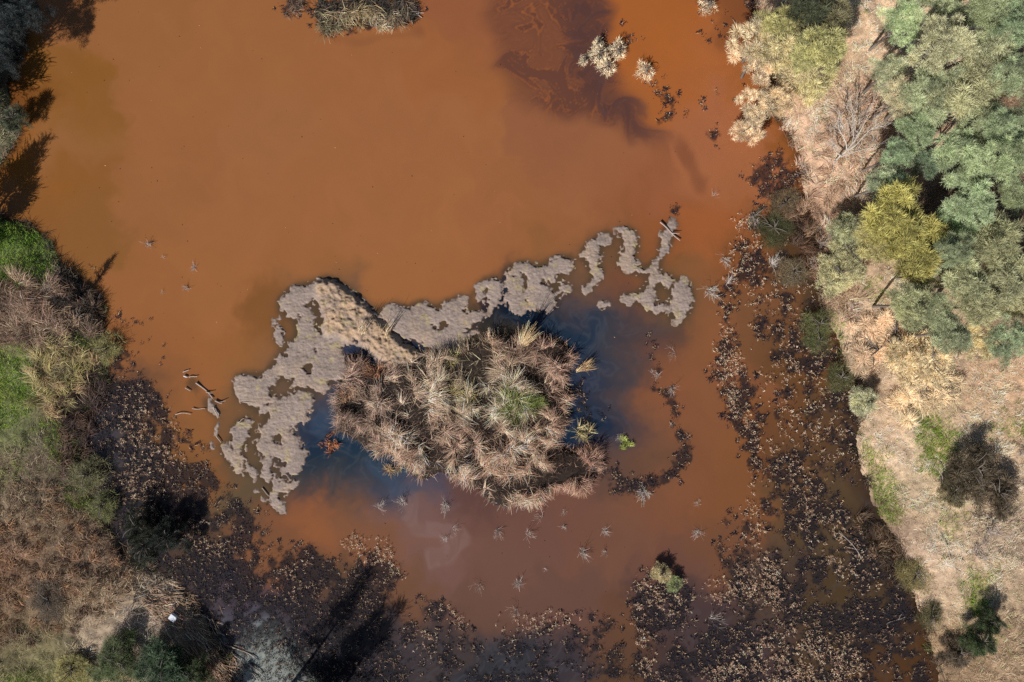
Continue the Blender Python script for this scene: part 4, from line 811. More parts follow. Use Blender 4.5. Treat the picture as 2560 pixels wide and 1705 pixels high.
SH = [(b2(640,340),52,1.8,'fine',(176,174,132),"pale green feathery shrub at the water's edge below the yellow tree"),
 (b2(700,200),42,2.2,'open',(160,160,122),"thin grey green shrub between the yellow tree and the shore"),
 (b2(1230,910),80,2.6,'fine',(206,190,152),"big bleached cream shrub south of the wood"),
 (b2(1180,1060),90,1.2,'ragged',(206,186,150),"wide low bleached shrub fanning out below the big cream shrub"),
 (b2(980,760),70,1.2,'ragged',(204,180,150),"low pale tan shrub west of the big cream shrub"),
 (b2(850,850),70,0.9,'ragged',(200,174,146),"low fine twigged tan shrub between the shore and the cream shrub"),
 (b2(830,1180),34,2.2,'fine',(180,184,154),"small pale mint shrub by the shore with a round dark shadow"),
 (c4(110,260),62,3.4,'ragged',(190,178,146),"cream leaved shore tree at the upper end of the pale clump over the water"),
 (c4(90,390),52,3.0,'ragged',(202,184,156),"cream shore tree overhanging the orange water, middle of the pale clump"),
 (c4(230,300),55,3.8,'ragged',(184,174,128),"cream green shore tree just inland in the pale clump"),
 (c4(250,150),48,3.8,'fine',(158,156,96),"olive yellow tree top at the upper end of the pale shore clump"),
 (c4(330,430),50,3.0,'brush',(196,184,144),"thin pale shrub at the landward foot of the shore clump"),
 (c4(470,470),60,2.4,'fine',(190,184,134),"pale green cream shrub spreading inland below the yellow fronds"),
 (c4(530,300),58,4.5,'fine',(166,166,104),"yellow green frond tree leaning inland near the top"),
 (c4(400,350),40,4.0,'fine',(164,164,108),"small yellow green frond tree between cream clump and leaning one"),
 (c4(100,690),48,3.0,'ragged',(200,184,154),"lower cream shore tree pointing out over the water"),
 (c4(70,800),42,2.4,'ragged',(206,188,160),"lowest cream shore shrub with ragged tip over orange water"),
 (c4(230,640),42,3.0,'ragged',(196,176,140),"thin cream shrub landward of the lower shore tree"),
 (c4(560,100),60,4.0,'open',(120,116,84),"dark thin tree by the top edge throwing a long shadow inland"),
 (c4(430,30),58,4.5,'open',(70,78,56),"near black green tree at the top edge above the pale shore clump"),
 (e2(1540,190),66,2.6,'open',(84,74,58),"dark brown green shrub on the lower bank, upper of the big dark pair"),
 (e2(1680,350),62,2.4,'open',(92,80,64),"dark thorny shrub joined to the lower side of the big dark one"),
 (e2(1380,330),42,1.8,'open',(86,80,54),"smaller dark green shrub on the west side of the big dark pair"),
 (e2(1580,1330),42,2.6,'broad',(62,82,46),"dark green bush near the bottom right, lower of two"),
 (e2(1660,1200),28,2.4,'broad',(64,78,48),"small dark green bush near the bottom right, upper of two"),
 (e2(1420,1400),44,1.6,'open',(88,76,62),"dark bare shrub near the bottom edge beside the green bush"),
 (e2(1240,1150),36,1.0,'brush',(80,78,46),"olive low shrub on the shore near the bottom of the right bank"),
 (e2(1130,880),44,0.8,'brush',(122,112,64),"olive low shrub on the shore under the sandy track"),
 ((1935,570),46,0.5,'brush',(72,74,44),"low olive bramble at the water's edge west of the sandy bank"),
 ((1965,505),40,0.5,'brush',(104,88,64),"low brown bramble above the olive one at the water's edge"),
 ((2050,810),40,0.8,'brush',(96,100,56),"bright olive bush standing in the shallows by the right shore"),
 ((2048,850),30,0.7,'brush',(86,92,52),"small olive bush just below the bright olive one in the shallows"),
 ((2105,945),38,0.7,'brush',(86,88,52),"dull olive bush in the shallows further down the right shore"),
 ((1985,680),40,0.5,'brush',(112,98,74),"grey brown bramble at the foot of the pale shrubs on the shore")]
for (cx, cy), r, h, kd, tint, lab in SH: make_tree("bank_shrub", cx, cy, r * 1.05, h, kd, tint, lab, "shrub", "shrubs along the right bank", k=1.45)
SL = [((330,1320),42,1.8,'broad',(44,50,38),"near black bush at the lower left shore, western half of the pair"),((405,1350),48,1.9,'broad',(36,44,40),"near black bush at the lower left shore, eastern half of the pair"),
 ((350,1370),50,1.6,'open',(40,44,34),"thin dark shrub below the near black pair of bushes"),((120,1500),48,1.2,'brush',(84,70,56),"brown twiggy shrub in the middle of the lower left bank"),
 ((205,1190),42,1.2,'brush',(112,112,72),"olive shrub at the marsh edge on the left bank"),((245,1270),34,1.0,'brush',(112,118,66),"light green shrub on the marsh edge above the near black bushes"),
 ((190,790),40,1.0,'brush',(70,58,50),"dark dead shrub leaning over the upper left shore"),((255,870),34,0.9,'brush',(140,136,78),"yellow green shrub on the left shore below the dark dead one"),
 ((40,30),60,4.2,'broad',(44,54,60),"blue grey shaded tree at the top left corner"),((10,130),48,3.5,'broad',(40,50,54),"blue grey shaded tree below the corner one at the left edge"),  # both crowns tinted dark blue to carry the shade they stand in
 ((20,290),36,1.8,'open',(70,78,60),"dark shrub by the little spit at the left edge"),
 ((280,1660),66,2.2,'broad',(72,88,44),"dark green bush at the bottom edge, western one of three"),((390,1680),60,2.4,'fine',(58,84,56),"dark blue green bush at the bottom edge, middle one of three"),((170,1680),48,1.6,'open',(130,124,58),"yellow olive shrub at the bottom edge near the left corner"),
 ((470,1700),44,2.0,'broad',(66,84,44),"dark green bush at the bottom edge, eastern one of three")]
for (cx, cy), r, h, kd, tint, lab in SL: make_tree("bank_shrub" if h < 3.4 else "bank_tree", cx, cy, r * 1.05, h, kd, tint, lab, "shrub" if h < 3.4 else "tree", "trees and shrubs along the left bank", k=1.3, trunks='shaded' not in lab)
# tall trees rooted just outside the photo whose shadows reach the water
def cone_mesh(nl=70, n=9000):
    t = rng.random(nl) ** 0.8; a = np.arange(nl) * 2.4 + rng.normal(0, 0.3, nl); rr = (1 - t) * rng.uniform(0.45, 1.15, nl) + 0.03
    ce = np.stack([np.cos(a) * rr, np.sin(a) * rr, t + rng.normal(0, 0.01, nl)], -1)
    li = rng.choice(nl, n, p=(rr + 0.1) / (rr + 0.1).sum()); u = rng.random(n) ** 0.6
    P = np.stack([ce[li, 0] * u, ce[li, 1] * u, ce[li, 2] + 0.03 * u], -1) + rng.normal(0, 1, (n, 3)) * np.array([0.09, 0.09, 0.028]) * (0.4 + u[:, None])
    az = a[li] + rng.normal(0, 0.6, n); L = rng.uniform(0.10, 0.26, n)
    v, q, c = blades(P * np.array([1, 1, 1.0]), az, rng.uniform(0.3, 1.2, n), rng.uniform(1.0, 1.9, n), L, L * 0.16, leafcols(n, li), 2)
    v[:, 2] = P[:, 2].repeat(6) + (v[:, 2] - P[:, 2].repeat(6)) * 0.25
    return mesh_np("crown", v, q, c, M_LEAF), ce
CONES = [cone_mesh(34, 2600) for _ in range(4)]
def cone_tree(name, bx, by, top, R, tint, lab, group=None, cat="tree", z0f=0.12):
    X, Y = float(wx(bx * VV)), float(wy(by * VV)); z0 = float(gz(np.array([bx * VV]), np.array([by * VV]))[0])
    root = bpy.data.objects.new(name, None); COL.objects.link(root); root.location = (X, Y, z0); tag(root, lab, cat, group)
    me, ce = random.choice(CONES); H = top - z0; c = link("crown", me, root); c.scale = (R, R, H * (1 - z0f)); c.location = (0, 0, H * z0f); c.rotation_euler = (0, 0, random.uniform(0, 6.3))
    t = des(alb(tint, 1.3), 0.3); c.color = (*[float(v) / 0.62 for v in t], 1)
    rz = c.rotation_euler.z; ca, sa = math.cos(rz), math.sin(rz); Tc = [(wob((0, 0, -0.2), (0.05, 0, H * 0.93), 6, 0.01), 0.05 + H * 0.012, 0.015, 7)]
    for e in ce:
        ex, ey, ez = (e[0] * ca - e[1] * sa) * R, (e[0] * sa + e[1] * ca) * R, H * z0f + e[2] * H * (1 - z0f); Tc.append((wob((0, 0, max(0.1, ez - 0.12 * H * random.random())), (ex, ey, ez), 4, 0.04), 0.03, 0.01, 4))
    link("trunk", tubes_mesh("trunk", Tc, (0.15, 0.12, 0.10)), root)
GC = "tall trees rooted round the photo's edge"
for a in ((-95,340,12,2.6,"feathery tree behind the tallest one at the left edge"),(-60,280,9.8,2.3,"feathery tree north of the tallest one at the left edge"),
          (-70,170,9,2.4,"feathery tree shading the upper left corner"),(-50,60,7,2.2,"feathery tree beyond the upper left corner"),(-130,150,11.5,2.6,"outermost tall feathery tree at the upper left"),(-50,220,7,2.2,"shorter feathery tree shading the left corner bushes"),
          (-40,535,6.2,1.7,"spired tree just west of the bright green grass"),(-105,250,12,2.6,"rear feathery tree casting shade across the upper left water"),(-45,110,8,2.3,"feathery tree right behind the shaded corner tree"),(-75,560,6.4,1.9,"second spired tree west of the bright green grass"),(-50,600,5.2,1.5,"shorter spired tree west of the bright green grass"),
          (648,1605,8.3,1.7,"tall spired tree at the bottom edge casting the long marsh shadow"),(765,1612,6.6,1.6,"spired tree right of the tallest one at the bottom edge"),(700,1650,7.4,1.7,"spired tree behind the two at the bottom edge"),(735,1585,4.0,1.3,"shortest spired tree standing at the bottom edge"),
          (345,1650,5.0,1.8,"spired tree under the bottom edge shading the driftwood fan"),(455,1705,5.2,1.7,"taller spired tree under the bottom edge shading the driftwood fan")):
    cone_tree("spired_tree", *a[:4], (78,92,66), a[4], GC, z0f=0.22)
cone_tree("dead_spire_shrub", 188, 694, 3.2, 0.6, (66,56,50), "narrow dark dead shrub on the upper left shore with a spiky shadow", None, "shrub", 0.0)

# ---- bare dead bushes and trees
def twig_set(h, spread, n0, depth, r0, curl_=0.12, lean=(0, 0)):
    T = []
    def grow(p, d, L, r, dep):
        q = p + d * L; path = wob(p, q, 4, curl_); T.append((path, r, r * 0.55 if dep else 0.004, 4))
        if dep == 0: return
        for _ in range(random.choice((2, 3, 3))):
            t = random.uniform(0.45, 1.0); i = min(3, int(t * 3)); b = path[i]
            nd = d + rng.normal(0, 0.55, 3) * np.array([1, 1, 0.6]); nd /= np.linalg.norm(nd)
            grow(b, nd, L * random.uniform(0.5, 0.8), r * 0.62, dep - 1)
    for _ in range(n0):
        a = random.uniform(0, 6.3); s = random.uniform(0.3, 1) * spread
        d = np.array([math.cos(a) * s + lean[0], math.sin(a) * s + lean[1], h * random.uniform(0.6, 1.0)]); L = np.linalg.norm(d); d /= L
        grow(np.array([random.uniform(-.08, .08), random.uniform(-.08, .08), -0.05]), d, L * 0.5, r0, depth)
    return T
PALEW = (0.56, 0.48, 0.42); GREYW = (0.46, 0.39, 0.35)
def strand_bush(n, L0, L1, spread, col, w=(0.010, 0.024), up=0.2):
    az = rng.normal(0, 1.1, n); L = rng.uniform(L0 * 0.5, L1, n); P = np.stack([rng.normal(0, 0.10, n), rng.normal(0, 0.06, n), np.full(n, -0.04)], -1)
    a = blades(P, az, rng.uniform(up, up + spread * 0.6, n), rng.uniform(0.7, 2.6, n), L, rng.uniform(*w, n), cj(np.tile(col, (n, 1)), n, 0.3), 6, tip=0.4)
    k = rng.choice(n, n * 2); t = rng.integers(2, 5, n * 2); V_ = a[0].reshape(n, 7, 2, 3); Q = V_[k, t, 0]
    b = blades(Q, az[k] + rng.normal(0, 0.9, n * 2), rng.uniform(0.5, 1.4, n * 2), rng.uniform(0.8, 2.2, n * 2), L[k] * rng.uniform(0.15, 0.4, n * 2), np.full(n * 2, 0.013), cj(np.tile(col, (n * 2, 1)), n * 2, 0.3), 3, tip=0.5)
    v, q, c = join([a, b]); return mesh_np("dead_bush", v, q, c, M_REED)
TW = [strand_bush(*a) for a in ((34, 0.5, 1.0, 0.9, PALEW), (16, 0.7, 1.3, 0.5, PALEW), (46, 0.4, 0.9, 1.2, PALEW), (30, 0.4, 1.0, 0.9, GREYW), (18, 0.3, 0.7, 0.9, PALEW), (12, 0.6, 1.5, 0.4, PALEW), (40, 0.3, 0.8, 1.3, GREYW))]
TWB = [tubes_mesh("dead_bush", twig_set(h, sp, n, 3, r), c) for h, sp, n, r, c in ((0.9, 0.7, 6, 0.016, PALEW), (1.2, 0.5, 5, 0.018, PALEW), (0.6, 0.9, 8, 0.014, PALEW), (0.8, 0.8, 6, 0.015, GREYW), (0.5, 0.6, 5, 0.014, PALEW))]
def put(name, me, X, Y, sc, rz, label, cat, group=None, z=None):
    o = link(name, me); zz = float(gz(np.array([X]), np.array([Y]))[0]) if z is None else z
    o.location = (float(wx(X)), float(wy(Y)), zz); o.scale = (sc, sc * random.uniform(0.55, 1.0), sc * random.uniform(0.6, 1.1)) if 'bush' in name else (sc,) * 3; o.rotation_euler = (0, 0, rz); return tag(o, label, cat, group)
GB = "bare dead bushes standing in the shallow pond"
DB = [(1637,450,0.55,1,"small white dead bush alone in the orange water north east of the mud"),(1730,495,1.3,0,"bleached bare bush with long arching twigs at the right shore, uppermost"),
 (1665,597,1.1,2,"bleached tangled bush at the edge of the plant strip, second from the top"),(1632,668,1.35,2,"big bleached tangled bush standing in orange water west of the plant strip"),
 (1672,650,1.0,0,"bleached bush joined to the east of the big tangled one"),(1775,605,1.2,2,"white bare bush below the olive brambles at the right shore"),
 (1550,812,0.8,1,"pale thin bush leaning with a long shadow east of the dark blue water"),(1513,862,0.7,3,"grey thin bush in brown water near the dark plant arc"),
 (1545,890,1.0,0,"bleached bush at the top end of the curved line of dark plants"),(1545,975,0.6,4,"small pale bush beside the curved line of dark plants"),
 (872,1165,0.8,1,"pale spiky bush alone in the water south of the mud flat's tail"),(928,1160,1.1,3,"grey arching bush in the pale silt south of the island"),
 (1025,1160,1.1,2,"pale sprawling bush just off the island's south shore"),(1040,1213,0.7,1,"slim white bush below the sprawling one south of the island"),
 (1022,1243,0.6,3,"little dark bush beside the pale silt swirl"),(1145,1218,1.0,3,"grey bush leaning south below the island's lowest point"),
 (1213,1225,0.8,1,"thin pale bush like a fork, south of the island"),(1245,1188,0.9,1,"thin twisted white bush close under the island's south shore"),
 (1297,1178,0.7,4,"short pale bush close under the island's southeast part"),(1293,1210,0.6,3,"small grey bush below the short pale one near the island"),
 (1388,1218,0.75,0,"pale bush with a dark patch of water at its foot"),(1337,1265,1.25,0,"big cream dead bush in the middle of the southern water"),
 (1392,1270,0.5,3,"small dark bush east of the big cream one"),(1195,1337,1.0,3,"grey bush north of the long thin shadow in the southern water"),
 (1188,1400,0.95,1,"pale round bush at the foot of the long thin shadow"),(1252,1308,0.5,4,"tiny pale bush at the tip of the long thin shadow"),
 (1103,1342,0.8,1,"forked white stick bush in the southern water near the plants"),(1607,1222,0.95,0,"bleached bush with long shadow in the southeast water"),
 (1603,1157,0.7,4,"small cream bush north of the long shadowed one in the southeast"),(1632,1420,1.3,1,"large pale bush between the two lower right plant mats"),
 (1545,1345,1.0,0,"brown grey bush rising from the top of the square plant mat"),(340,560,0.9,3,"dark rust bush in the open water nearest the left shore"),
 (378,592,0.45,4,"small white twig bush right of the rust bush in the left water"),(447,612,0.8,3,"arched thin bush in the left part of the open water"),
 (432,664,0.7,3,"thin drooping bush below the arched one in the left water"),(375,672,0.4,4,"tiny pale bush lowest of the left open water group"),
 (1480,1130,1.2,2,"pale rooty bush at the lower end of the curved plant line"),(1365,1065,0.7,3,"grey bush in bluish water east of the island"),(1425,1000,0.8,3,"thin pale bush in bluish water above the small green bush"),
 (1500,855,0.6,4,"small pale bush on the dark strip in the eastern water")]
for x, y, sc, v, lab in DB: put("dead_bush", random.choice((TW[1], TW[5])) if v == 1 else random.choice((TW[3], TW[6])) if v == 3 else TW[v], x * VV, y * VV, sc * 0.95 + 0.08, random.uniform(0, 6.3), lab, "dead bush", GB)
# larger bare bushes on the bank, white tree
bt = bpy.data.objects.new("bare_tree", None); COL.objects.link(bt); X, Y = 2073, 418
bt.location = (float(wx(X)), float(wy(Y)), float(gz(np.array([X]), np.array([Y]))[0])); tag(bt, "white bare tree with forked branches lying over the sandy right bank", "tree")
TT = [(wob((0, 0, -0.1), (0.25, 0.6, 1.3), 5, 0.04), 0.075, 0.06, 7)]
link("trunk", tubes_mesh("trunk", TT, (0.55, 0.5, 0.45)), bt)
BR = []
for a, L in ((1.15, 2.6), (0.75, 2.2), (2.0, 2.4), (1.6, 2.3), (2.5, 1.4), (0.2, 1.3)):
    p0 = np.array([0.25, 0.6, 1.3]) if L > 1.5 else np.array([0.15, 0.35, 0.8]); p1 = p0 + np.array([math.cos(a) * L, math.sin(a) * L, 1.1])
    BR.append((wob(p0, p1, 6, 0.05), 0.045, 0.016, 5))
    for _ in range(9):
        t = random.uniform(0.25, 1); b = p0 + (p1 - p0) * t; aa = a + random.uniform(-1.1, 1.1); l2 = random.uniform(0.4, 1.2)
        e = b + np.array([math.cos(aa) * l2, math.sin(aa) * l2, random.uniform(0, 0.5)]); BR.append((wob(b, e, 4, 0.08), 0.02, 0.008, 4))
        for _ in range(3):
            aaa = aa + random.uniform(-0.9, 0.9); l3 = random.uniform(0.2, 0.6); BR.append((wob(b + (e - b) * random.uniform(0.4, 1), e + np.array([math.cos(aaa) * l3, math.sin(aaa) * l3, random.uniform(-.1, .3)]), 3, 0.08), 0.011, 0.005, 4))
link("branches", tubes_mesh("branches", BR, (0.5, 0.45, 0.4)), bt)
for i, (x, y, sc, v, lab) in enumerate([(2250,1215,2.0,0,"large grey bare shrub spilling below the big dark shrub pair"),(2225,1255,1.6,2,"low bare shrub under the large grey one on the lower bank"),(1990,405,1.2,3,"grey bare shrub left of the white bare tree"),
   (1845,395,1.2,2,"bleached bare shrub on the shore below the pale clump"),(1890,560,1.3,3,"brown bare shrub at the bank edge by the olive bramble"),(1950,720,1.5,2,"pale bare shrub hanging off the bank beside the wood's corner"),(2330,1040,1.2,2,"pale bare shrub near the curved stick at the right edge"),
   (310,1395,1.8,3,"dark dead shrub with long limbs south of the near black bushes"),(1870,600,1.3,2,"pale bare shrub touching the shore brambles")]):
    put("bare_shrub", TWB[v], x * VV, y * VV, sc, random.uniform(0, 6.3), lab, "dead shrub", "bare shrubs on the banks")
# cream leafed half drowned shrubs in the orange water
for x, y, r, lab in ((1500,130,24,"cream half drowned shrub in the purple plume, western lobe"),(1522,160,20,"cream half drowned shrub in the purple plume, southern lobe"),(1549,120,20,"cream half drowned shrub in the purple plume, eastern lobe"),(1495,102,14,"small cream drowned shrub at the top of the plume group"),(1460,148,10,"smallest cream drowned shrub at the west of the plume group"),(1617,172,20,"cream half drowned shrub right of the plume, by the dark weeds"),(1775,8,18,"pale green shrub in the shallows at the top edge"),(1448,1338+50,16,"x")):
    if lab != "x": make_tree("drowned_shrub", x, y, r * 1.3, 0.7, 'sprig', (210,196,168), lab, "shrub", "half drowned cream shrubs near the plume", k=1.6, zb=-0.1)
make_tree("marsh_shrub", 1655, 1435, 30, 0.9, 'open', (160,150,110), "grey cream shrub on top of the square plant mat", "shrub", None, k=1.5, zb=0)
make_tree("marsh_shrub", 1690, 1462, 22, 0.7, 'open', (120,134,84), "small grey green shrub on the east side of the square plant mat", "shrub", None, k=1.5, zb=0)

# ---- sticks and driftwood
def stick(name, x0, y0, x1, y1, r, label, cat="stick", group=None, z=0.06, col=(0.42, 0.35, 0.30), fork=False, bend=0.04, dz=0.0):
    a = np.array([float(wx(x0)), float(wy(y0))]); b = np.array([float(wx(x1)), float(wy(y1))]); m = (a + b) / 2
    zb = max(float(gz(np.array([(x0 + x1) / 2]), np.array([(y0 + y1) / 2]))[0]), 0)
    A = np.array([*(a - m), z]); B = np.array([*(b - m), z + dz]); T = [(wob(A, B, 7, bend), r, r * 0.6, 6)]
    if fork:
        p = A + (B - A) * 0.6; d = (B - A) / np.linalg.norm(B - A); e = p + np.array([d[0] * 0.4 - d[1] * 0.3, d[1] * 0.4 + d[0] * 0.3, 0.1]); T.append((wob(p, e, 4, 0.05), r * 0.6, r * 0.3, 5))
    o = link(name, tubes_mesh(name, T, col)); o.location = (float(m[0]), float(m[1]), zb); return tag(o, label, cat, group)
def zz(ox, oy, f, a): return (ox + a[0] / f, oy + a[1] / f, ox + a[2] / f, oy + a[3] / f)
stick("branch", *zz(1400, 500, 4.355, (1085, 245, 1300, 445)), 0.055, "bleached straight branch lying across the northeast tip of the mud", "branch", None, 0.12, (0.46, 0.36, 0.32), True, 0.02)
stick("reed_stalk", *zz(500, 940, 4.355, (470, 285, 655, 288)), 0.02, "thin pale stalk lying along the lower edge of the western mud lobe", "stick", None, 0.05, (0.55, 0.45, 0.36), False, 0.005)
GD = "driftwood around the left debris rafts"
for a, r, l, n in (((560,590,815,825),0.06,"long reddish driftwood limb joining the two left debris rafts","driftwood"),((850,860,955,905),0.06,"short pale log end poking right from the lower debris raft","driftwood"),((358,428,450,392),0.04,"thin bent stick above the white bottle on the upper raft","stick"),
    ((395,665,475,715),0.04,"short stick at the southwest corner of the upper debris raft","stick"),((450,505,580,492),0.035,"pale stick lying beside the white bottle","stick"),((500,980,700,985),0.03,"thin curved stick trailing left of the lower debris raft","stick"),
    ((240,1078,480,1068),0.03,"half sunk pale stick furthest left of the debris rafts","stick"),((830,960,890,1130),0.04,"pale slab of wood at the tail of the lower debris raft","stick"),((870,1400,940,1500),0.04,"stick bridging the narrow mud tail below the rafts","stick"),((1190,1190,1290,1130),0.03,"stick at the head of the slim southwest mud flat","stick")):
    stick(n, *zz(400, 860, 6.1, a), r, l, n, GD, 0.09, (0.40, 0.31, 0.26) if r > 0.05 else (0.5, 0.42, 0.36), r > 0.05)
stick("stick", *zz(500, 940, 4.355, (680,1215,755,1305)), 0.04, "short stick in the water beside the lowest mud islet", "stick", GD, 0.06)
stick("driftwood", *zz(600, 0, 2.613, (1105,50,1190,120)), 0.04, "forked pale branch off the eastern end of the northern islet", "driftwood", None, 0.1, (0.5,0.44,0.38), True)
stick("driftwood", *zz(600, 0, 2.613, (1110,60,1130,165)), 0.035, "straight branch hanging below the northern islet's eastern end", "driftwood", None, 0.1, (0.4,0.34,0.3))
stick("stick", *zz(1860, 550, 2.613, (1690,1310,1740,1350)), 0.04, "short pale stick near the curved one at the right edge", "stick")
GR = "fallen branches on the right bank"
for a, r, l in (((2095,1330,2150,1395),.035,"fallen branch on the sandy track below the green grass strip"),((2300,1150,2322,1230),.03,"thin dark branch under the big dark shrub pair"),((2215,1560,2260,1540),.035,"branch lying left of the dark green bush pair"),
    ((2010,455,2050,470),.03,"pale branch on bare soil above the white bare tree"),((2120,640,2085,610),.03,"twisted branch between shore and pale green feathery shrub"),((2400,1085,2440,1110),.035,"grey branch on the slope south of the wood"),
    ((2330,1330,2380,1420),.03,"long thin grey branch beside the dark thorny shrub"),((2185,1010,2230,1030),.03,"pale branch at the foot of the bleached shrubs")):
    stick("fallen_branch", *a, r, l, "branch", GR, 0.12, (0.36, 0.30, 0.26), True, 0.08)
# curved pale branch at the right edge
cp = [(wx(1860 + x / 2.613), wy(550 + y / 2.613)) for x, y in ((1770,1440),(1795,1465),(1805,1500),(1795,1535),(1765,1550))]; mx, my = cp[2]
o = link("curved_branch", tubes_mesh("curved_branch", [([(x - mx, y - my, 0.3) for x, y in cp], 0.035, 0.025, 6)], (0.6, 0.52, 0.42))); o.location = (float(mx), float(my), float(gz(np.array([2550.]), np.array([1124.]))[0])); tag(o, "pale curved branch like a bow lying on the bank at the right edge", "branch")
GF = "sticks of the driftwood fan on the lower left shore"
FAN = [((915,918,1005,925),.03,"uppermost stick of the driftwood fan, lying level"),((1010,975,1090,975),.03,"level stick second from the top of the driftwood fan"),((985,1022,1085,1020),.03,"level stick just above the white box's row"),
 ((1085,1030,1165,1060),.035,"stick slanting down toward the white box from above"),((1100,1145,1200,1190),.04,"stout stick touching the white box from below"),((1165,1180,1360,1300),.055,"longest and thickest log of the driftwood fan"),
 ((1110,1160,1180,1270),.035,"steep stick south west of the white box"),((1240,1180,1380,1290),.04,"long stick running beside the thickest log on its right"),((1270,1050,1330,1100),.035,"stick at the water's edge right of the white box, upper"),
 ((1510,1330,1680,1415),.045,"long stick afloat on the pale glinting scum, uppermost of three"),((1515,1365,1590,1430),.04,"short stick afloat on the pale glinting scum, nearest the bank"),((1630,1445,1715,1515),.04,"stick afloat on the pale glinting scum, lowest of three"),
 ((1640,1500,1690,1545),.04,"dark little log in the pale glinting scum at the bottom"),((1360,1300,1430,1400),.04,"stick continuing the thickest log toward the bottom"),((1355,1310,1395,1430),.035,"steep stick lying in the shaded end of the fan"),
 ((1190,1300,1260,1370),.04,"stick in the shade at the inner side of the fan"),((1300,1110,1380,1160),.035,"stick on the fan's outer edge right of the white box"),((1390,1150,1420,1240),.035,"steep stick on the outer edge of the fan by the water"),
 ((1200,1080,1260,1130),.035,"short stick just above and right of the white box"),((1150,1230,1180,1300),.03,"short steep stick in the middle of the fan"),((1050,1130,1110,1160),.03,"short stick left of the white box"),
 ((920,1225,990,1190),.03,"lone stick on bare soil left of the fan"),((1280,1180,1390,1240),.035,"stick on the outer side of the thickest log"),((1440,1300,1480,1380),.04,"stick at the waterline near the floating ones"),
 ((1420,1240,1470,1260),.035,"short stick with a dark shadow at the waterline"),((1460,1350,1500,1420),.035,"dark stick at the waterline below the floating ones")]
for a, r, l in FAN: stick("fallen_stick", *zz(0, 1105, 2.613, a), r, l, "stick", GF, 0.10, (0.44, 0.36, 0.30) if random.random() < .7 else (0.3, 0.24, 0.2))
# fine twigs between them
nn = 900; tt = rng.uniform(0, 1, nn); ang = rng.normal(0, 0.35, nn)
fx = np.interp(tt, [0, .3, .6, 1], [400, 455, 520, 575]) + rng.normal(-12, 22, nn); fy = np.interp(tt, [0, .3, .6, 1], [1470, 1520, 1590, 1680]) + rng.normal(5, 16, nn)
P = np.stack([wx(fx), wy(fy), gz(fx, fy) + 0.03], -1)
v, q, c = blades(P, -np.interp(tt, [0, .5, 1], [0.3, 0.8, 1.1]) + ang, np.full(nn, 1.4), np.full(nn, 1.6), rng.uniform(0.3, 1.0, nn), rng.uniform(0.02, 0.05, nn), cj(np.tile(lin((176, 144, 118)), (nn, 1)), nn, 0.4), 3, tip=0.6)
tag(link("twig_litter", mesh_np("twig_litter", v, q, c, M_REED)), "fine twigs and reed straw washed up around the driftwood fan", "litter", kind="stuff")

# ---- white foam box, white bottle
import bmesh
def box_bm(bm, sx, sy, sz, loc, bev):
    r = bmesh.ops.create_cube(bm, size=1.0); bmesh.ops.scale(bm, vec=(sx, sy, sz), verts=r['verts']); bmesh.ops.translate(bm, vec=loc, verts=r['verts'])
    ed = list({e for v in r['verts'] for e in v.link_edges}); bmesh.ops.bevel(bm, geom=ed, offset=bev, segments=3, affect='EDGES', profile=0.6)
root = bpy.data.objects.new("foam_box", None); COL.objects.link(root); bx, by = 1165 / 2.613, 1105 + 1120 / 2.613
root.location = (float(wx(bx)), float(wy(by)), float(gz(np.array([bx]), np.array([by]))[0]) + 0.05); root.rotation_euler = (0.06, -0.05, -0.62)
tag(root, "white foam box lying among the driftwood sticks on the lower left shore", "box")
for nm, dims, loc in (("body", (0.46, 0.37, 0.22), (0, 0, 0.11)), ("lid", (0.49, 0.40, 0.05), (0.005, 0, 0.248))):
    bm = bmesh.new(); box_bm(bm, *dims, loc, 0.018); me = bpy.data.meshes.new(nm); bm.to_mesh(me); bm.free(); me.materials.append(M_FOAM); link(nm, me, root)
root = bpy.data.objects.new("plastic_bottle", None); COL.objects.link(root); bx, by = 400 + 400 / 6.1, 860 + 495 / 6.1
root.location = (float(wx(bx)), float(wy(by)), 0.10); root.rotation_euler = (0, 0, -0.35); tag(root, "white plastic bottle on the tip of the upper left debris raft", "bottle")
def lathe(prof, n=14):
    vs, fs = [], []
    for x, r in prof:
        for k in range(n): a = 2 * math.pi * k / n; vs.append((x, r * math.cos(a), r * math.sin(a)))
    for i in range(len(prof) - 1):
        for k in range(n): fs.append((i * n + k, i * n + (k + 1) % n, (i + 1) * n + (k + 1) % n, (i + 1) * n + k))
    fs.append(tuple(range(n))); fs.append(tuple((len(prof) - 1) * n + k for k in range(n))[::-1]); return vs, fs
for nm, prof in (("body", [(-0.14, 0.03), (-0.13, 0.05), (0.05, 0.052), (0.09, 0.035), (0.115, 0.02)]), ("cap", [(0.116, 0.024), (0.118, 0.025), (0.14, 0.025), (0.142, 0.022)])):
    me = bpy.data.meshes.new(nm); vs, fs = lathe(prof); me.from_pydata(vs, [], fs); me.materials.append(M_FOAM); link(nm, me, root)

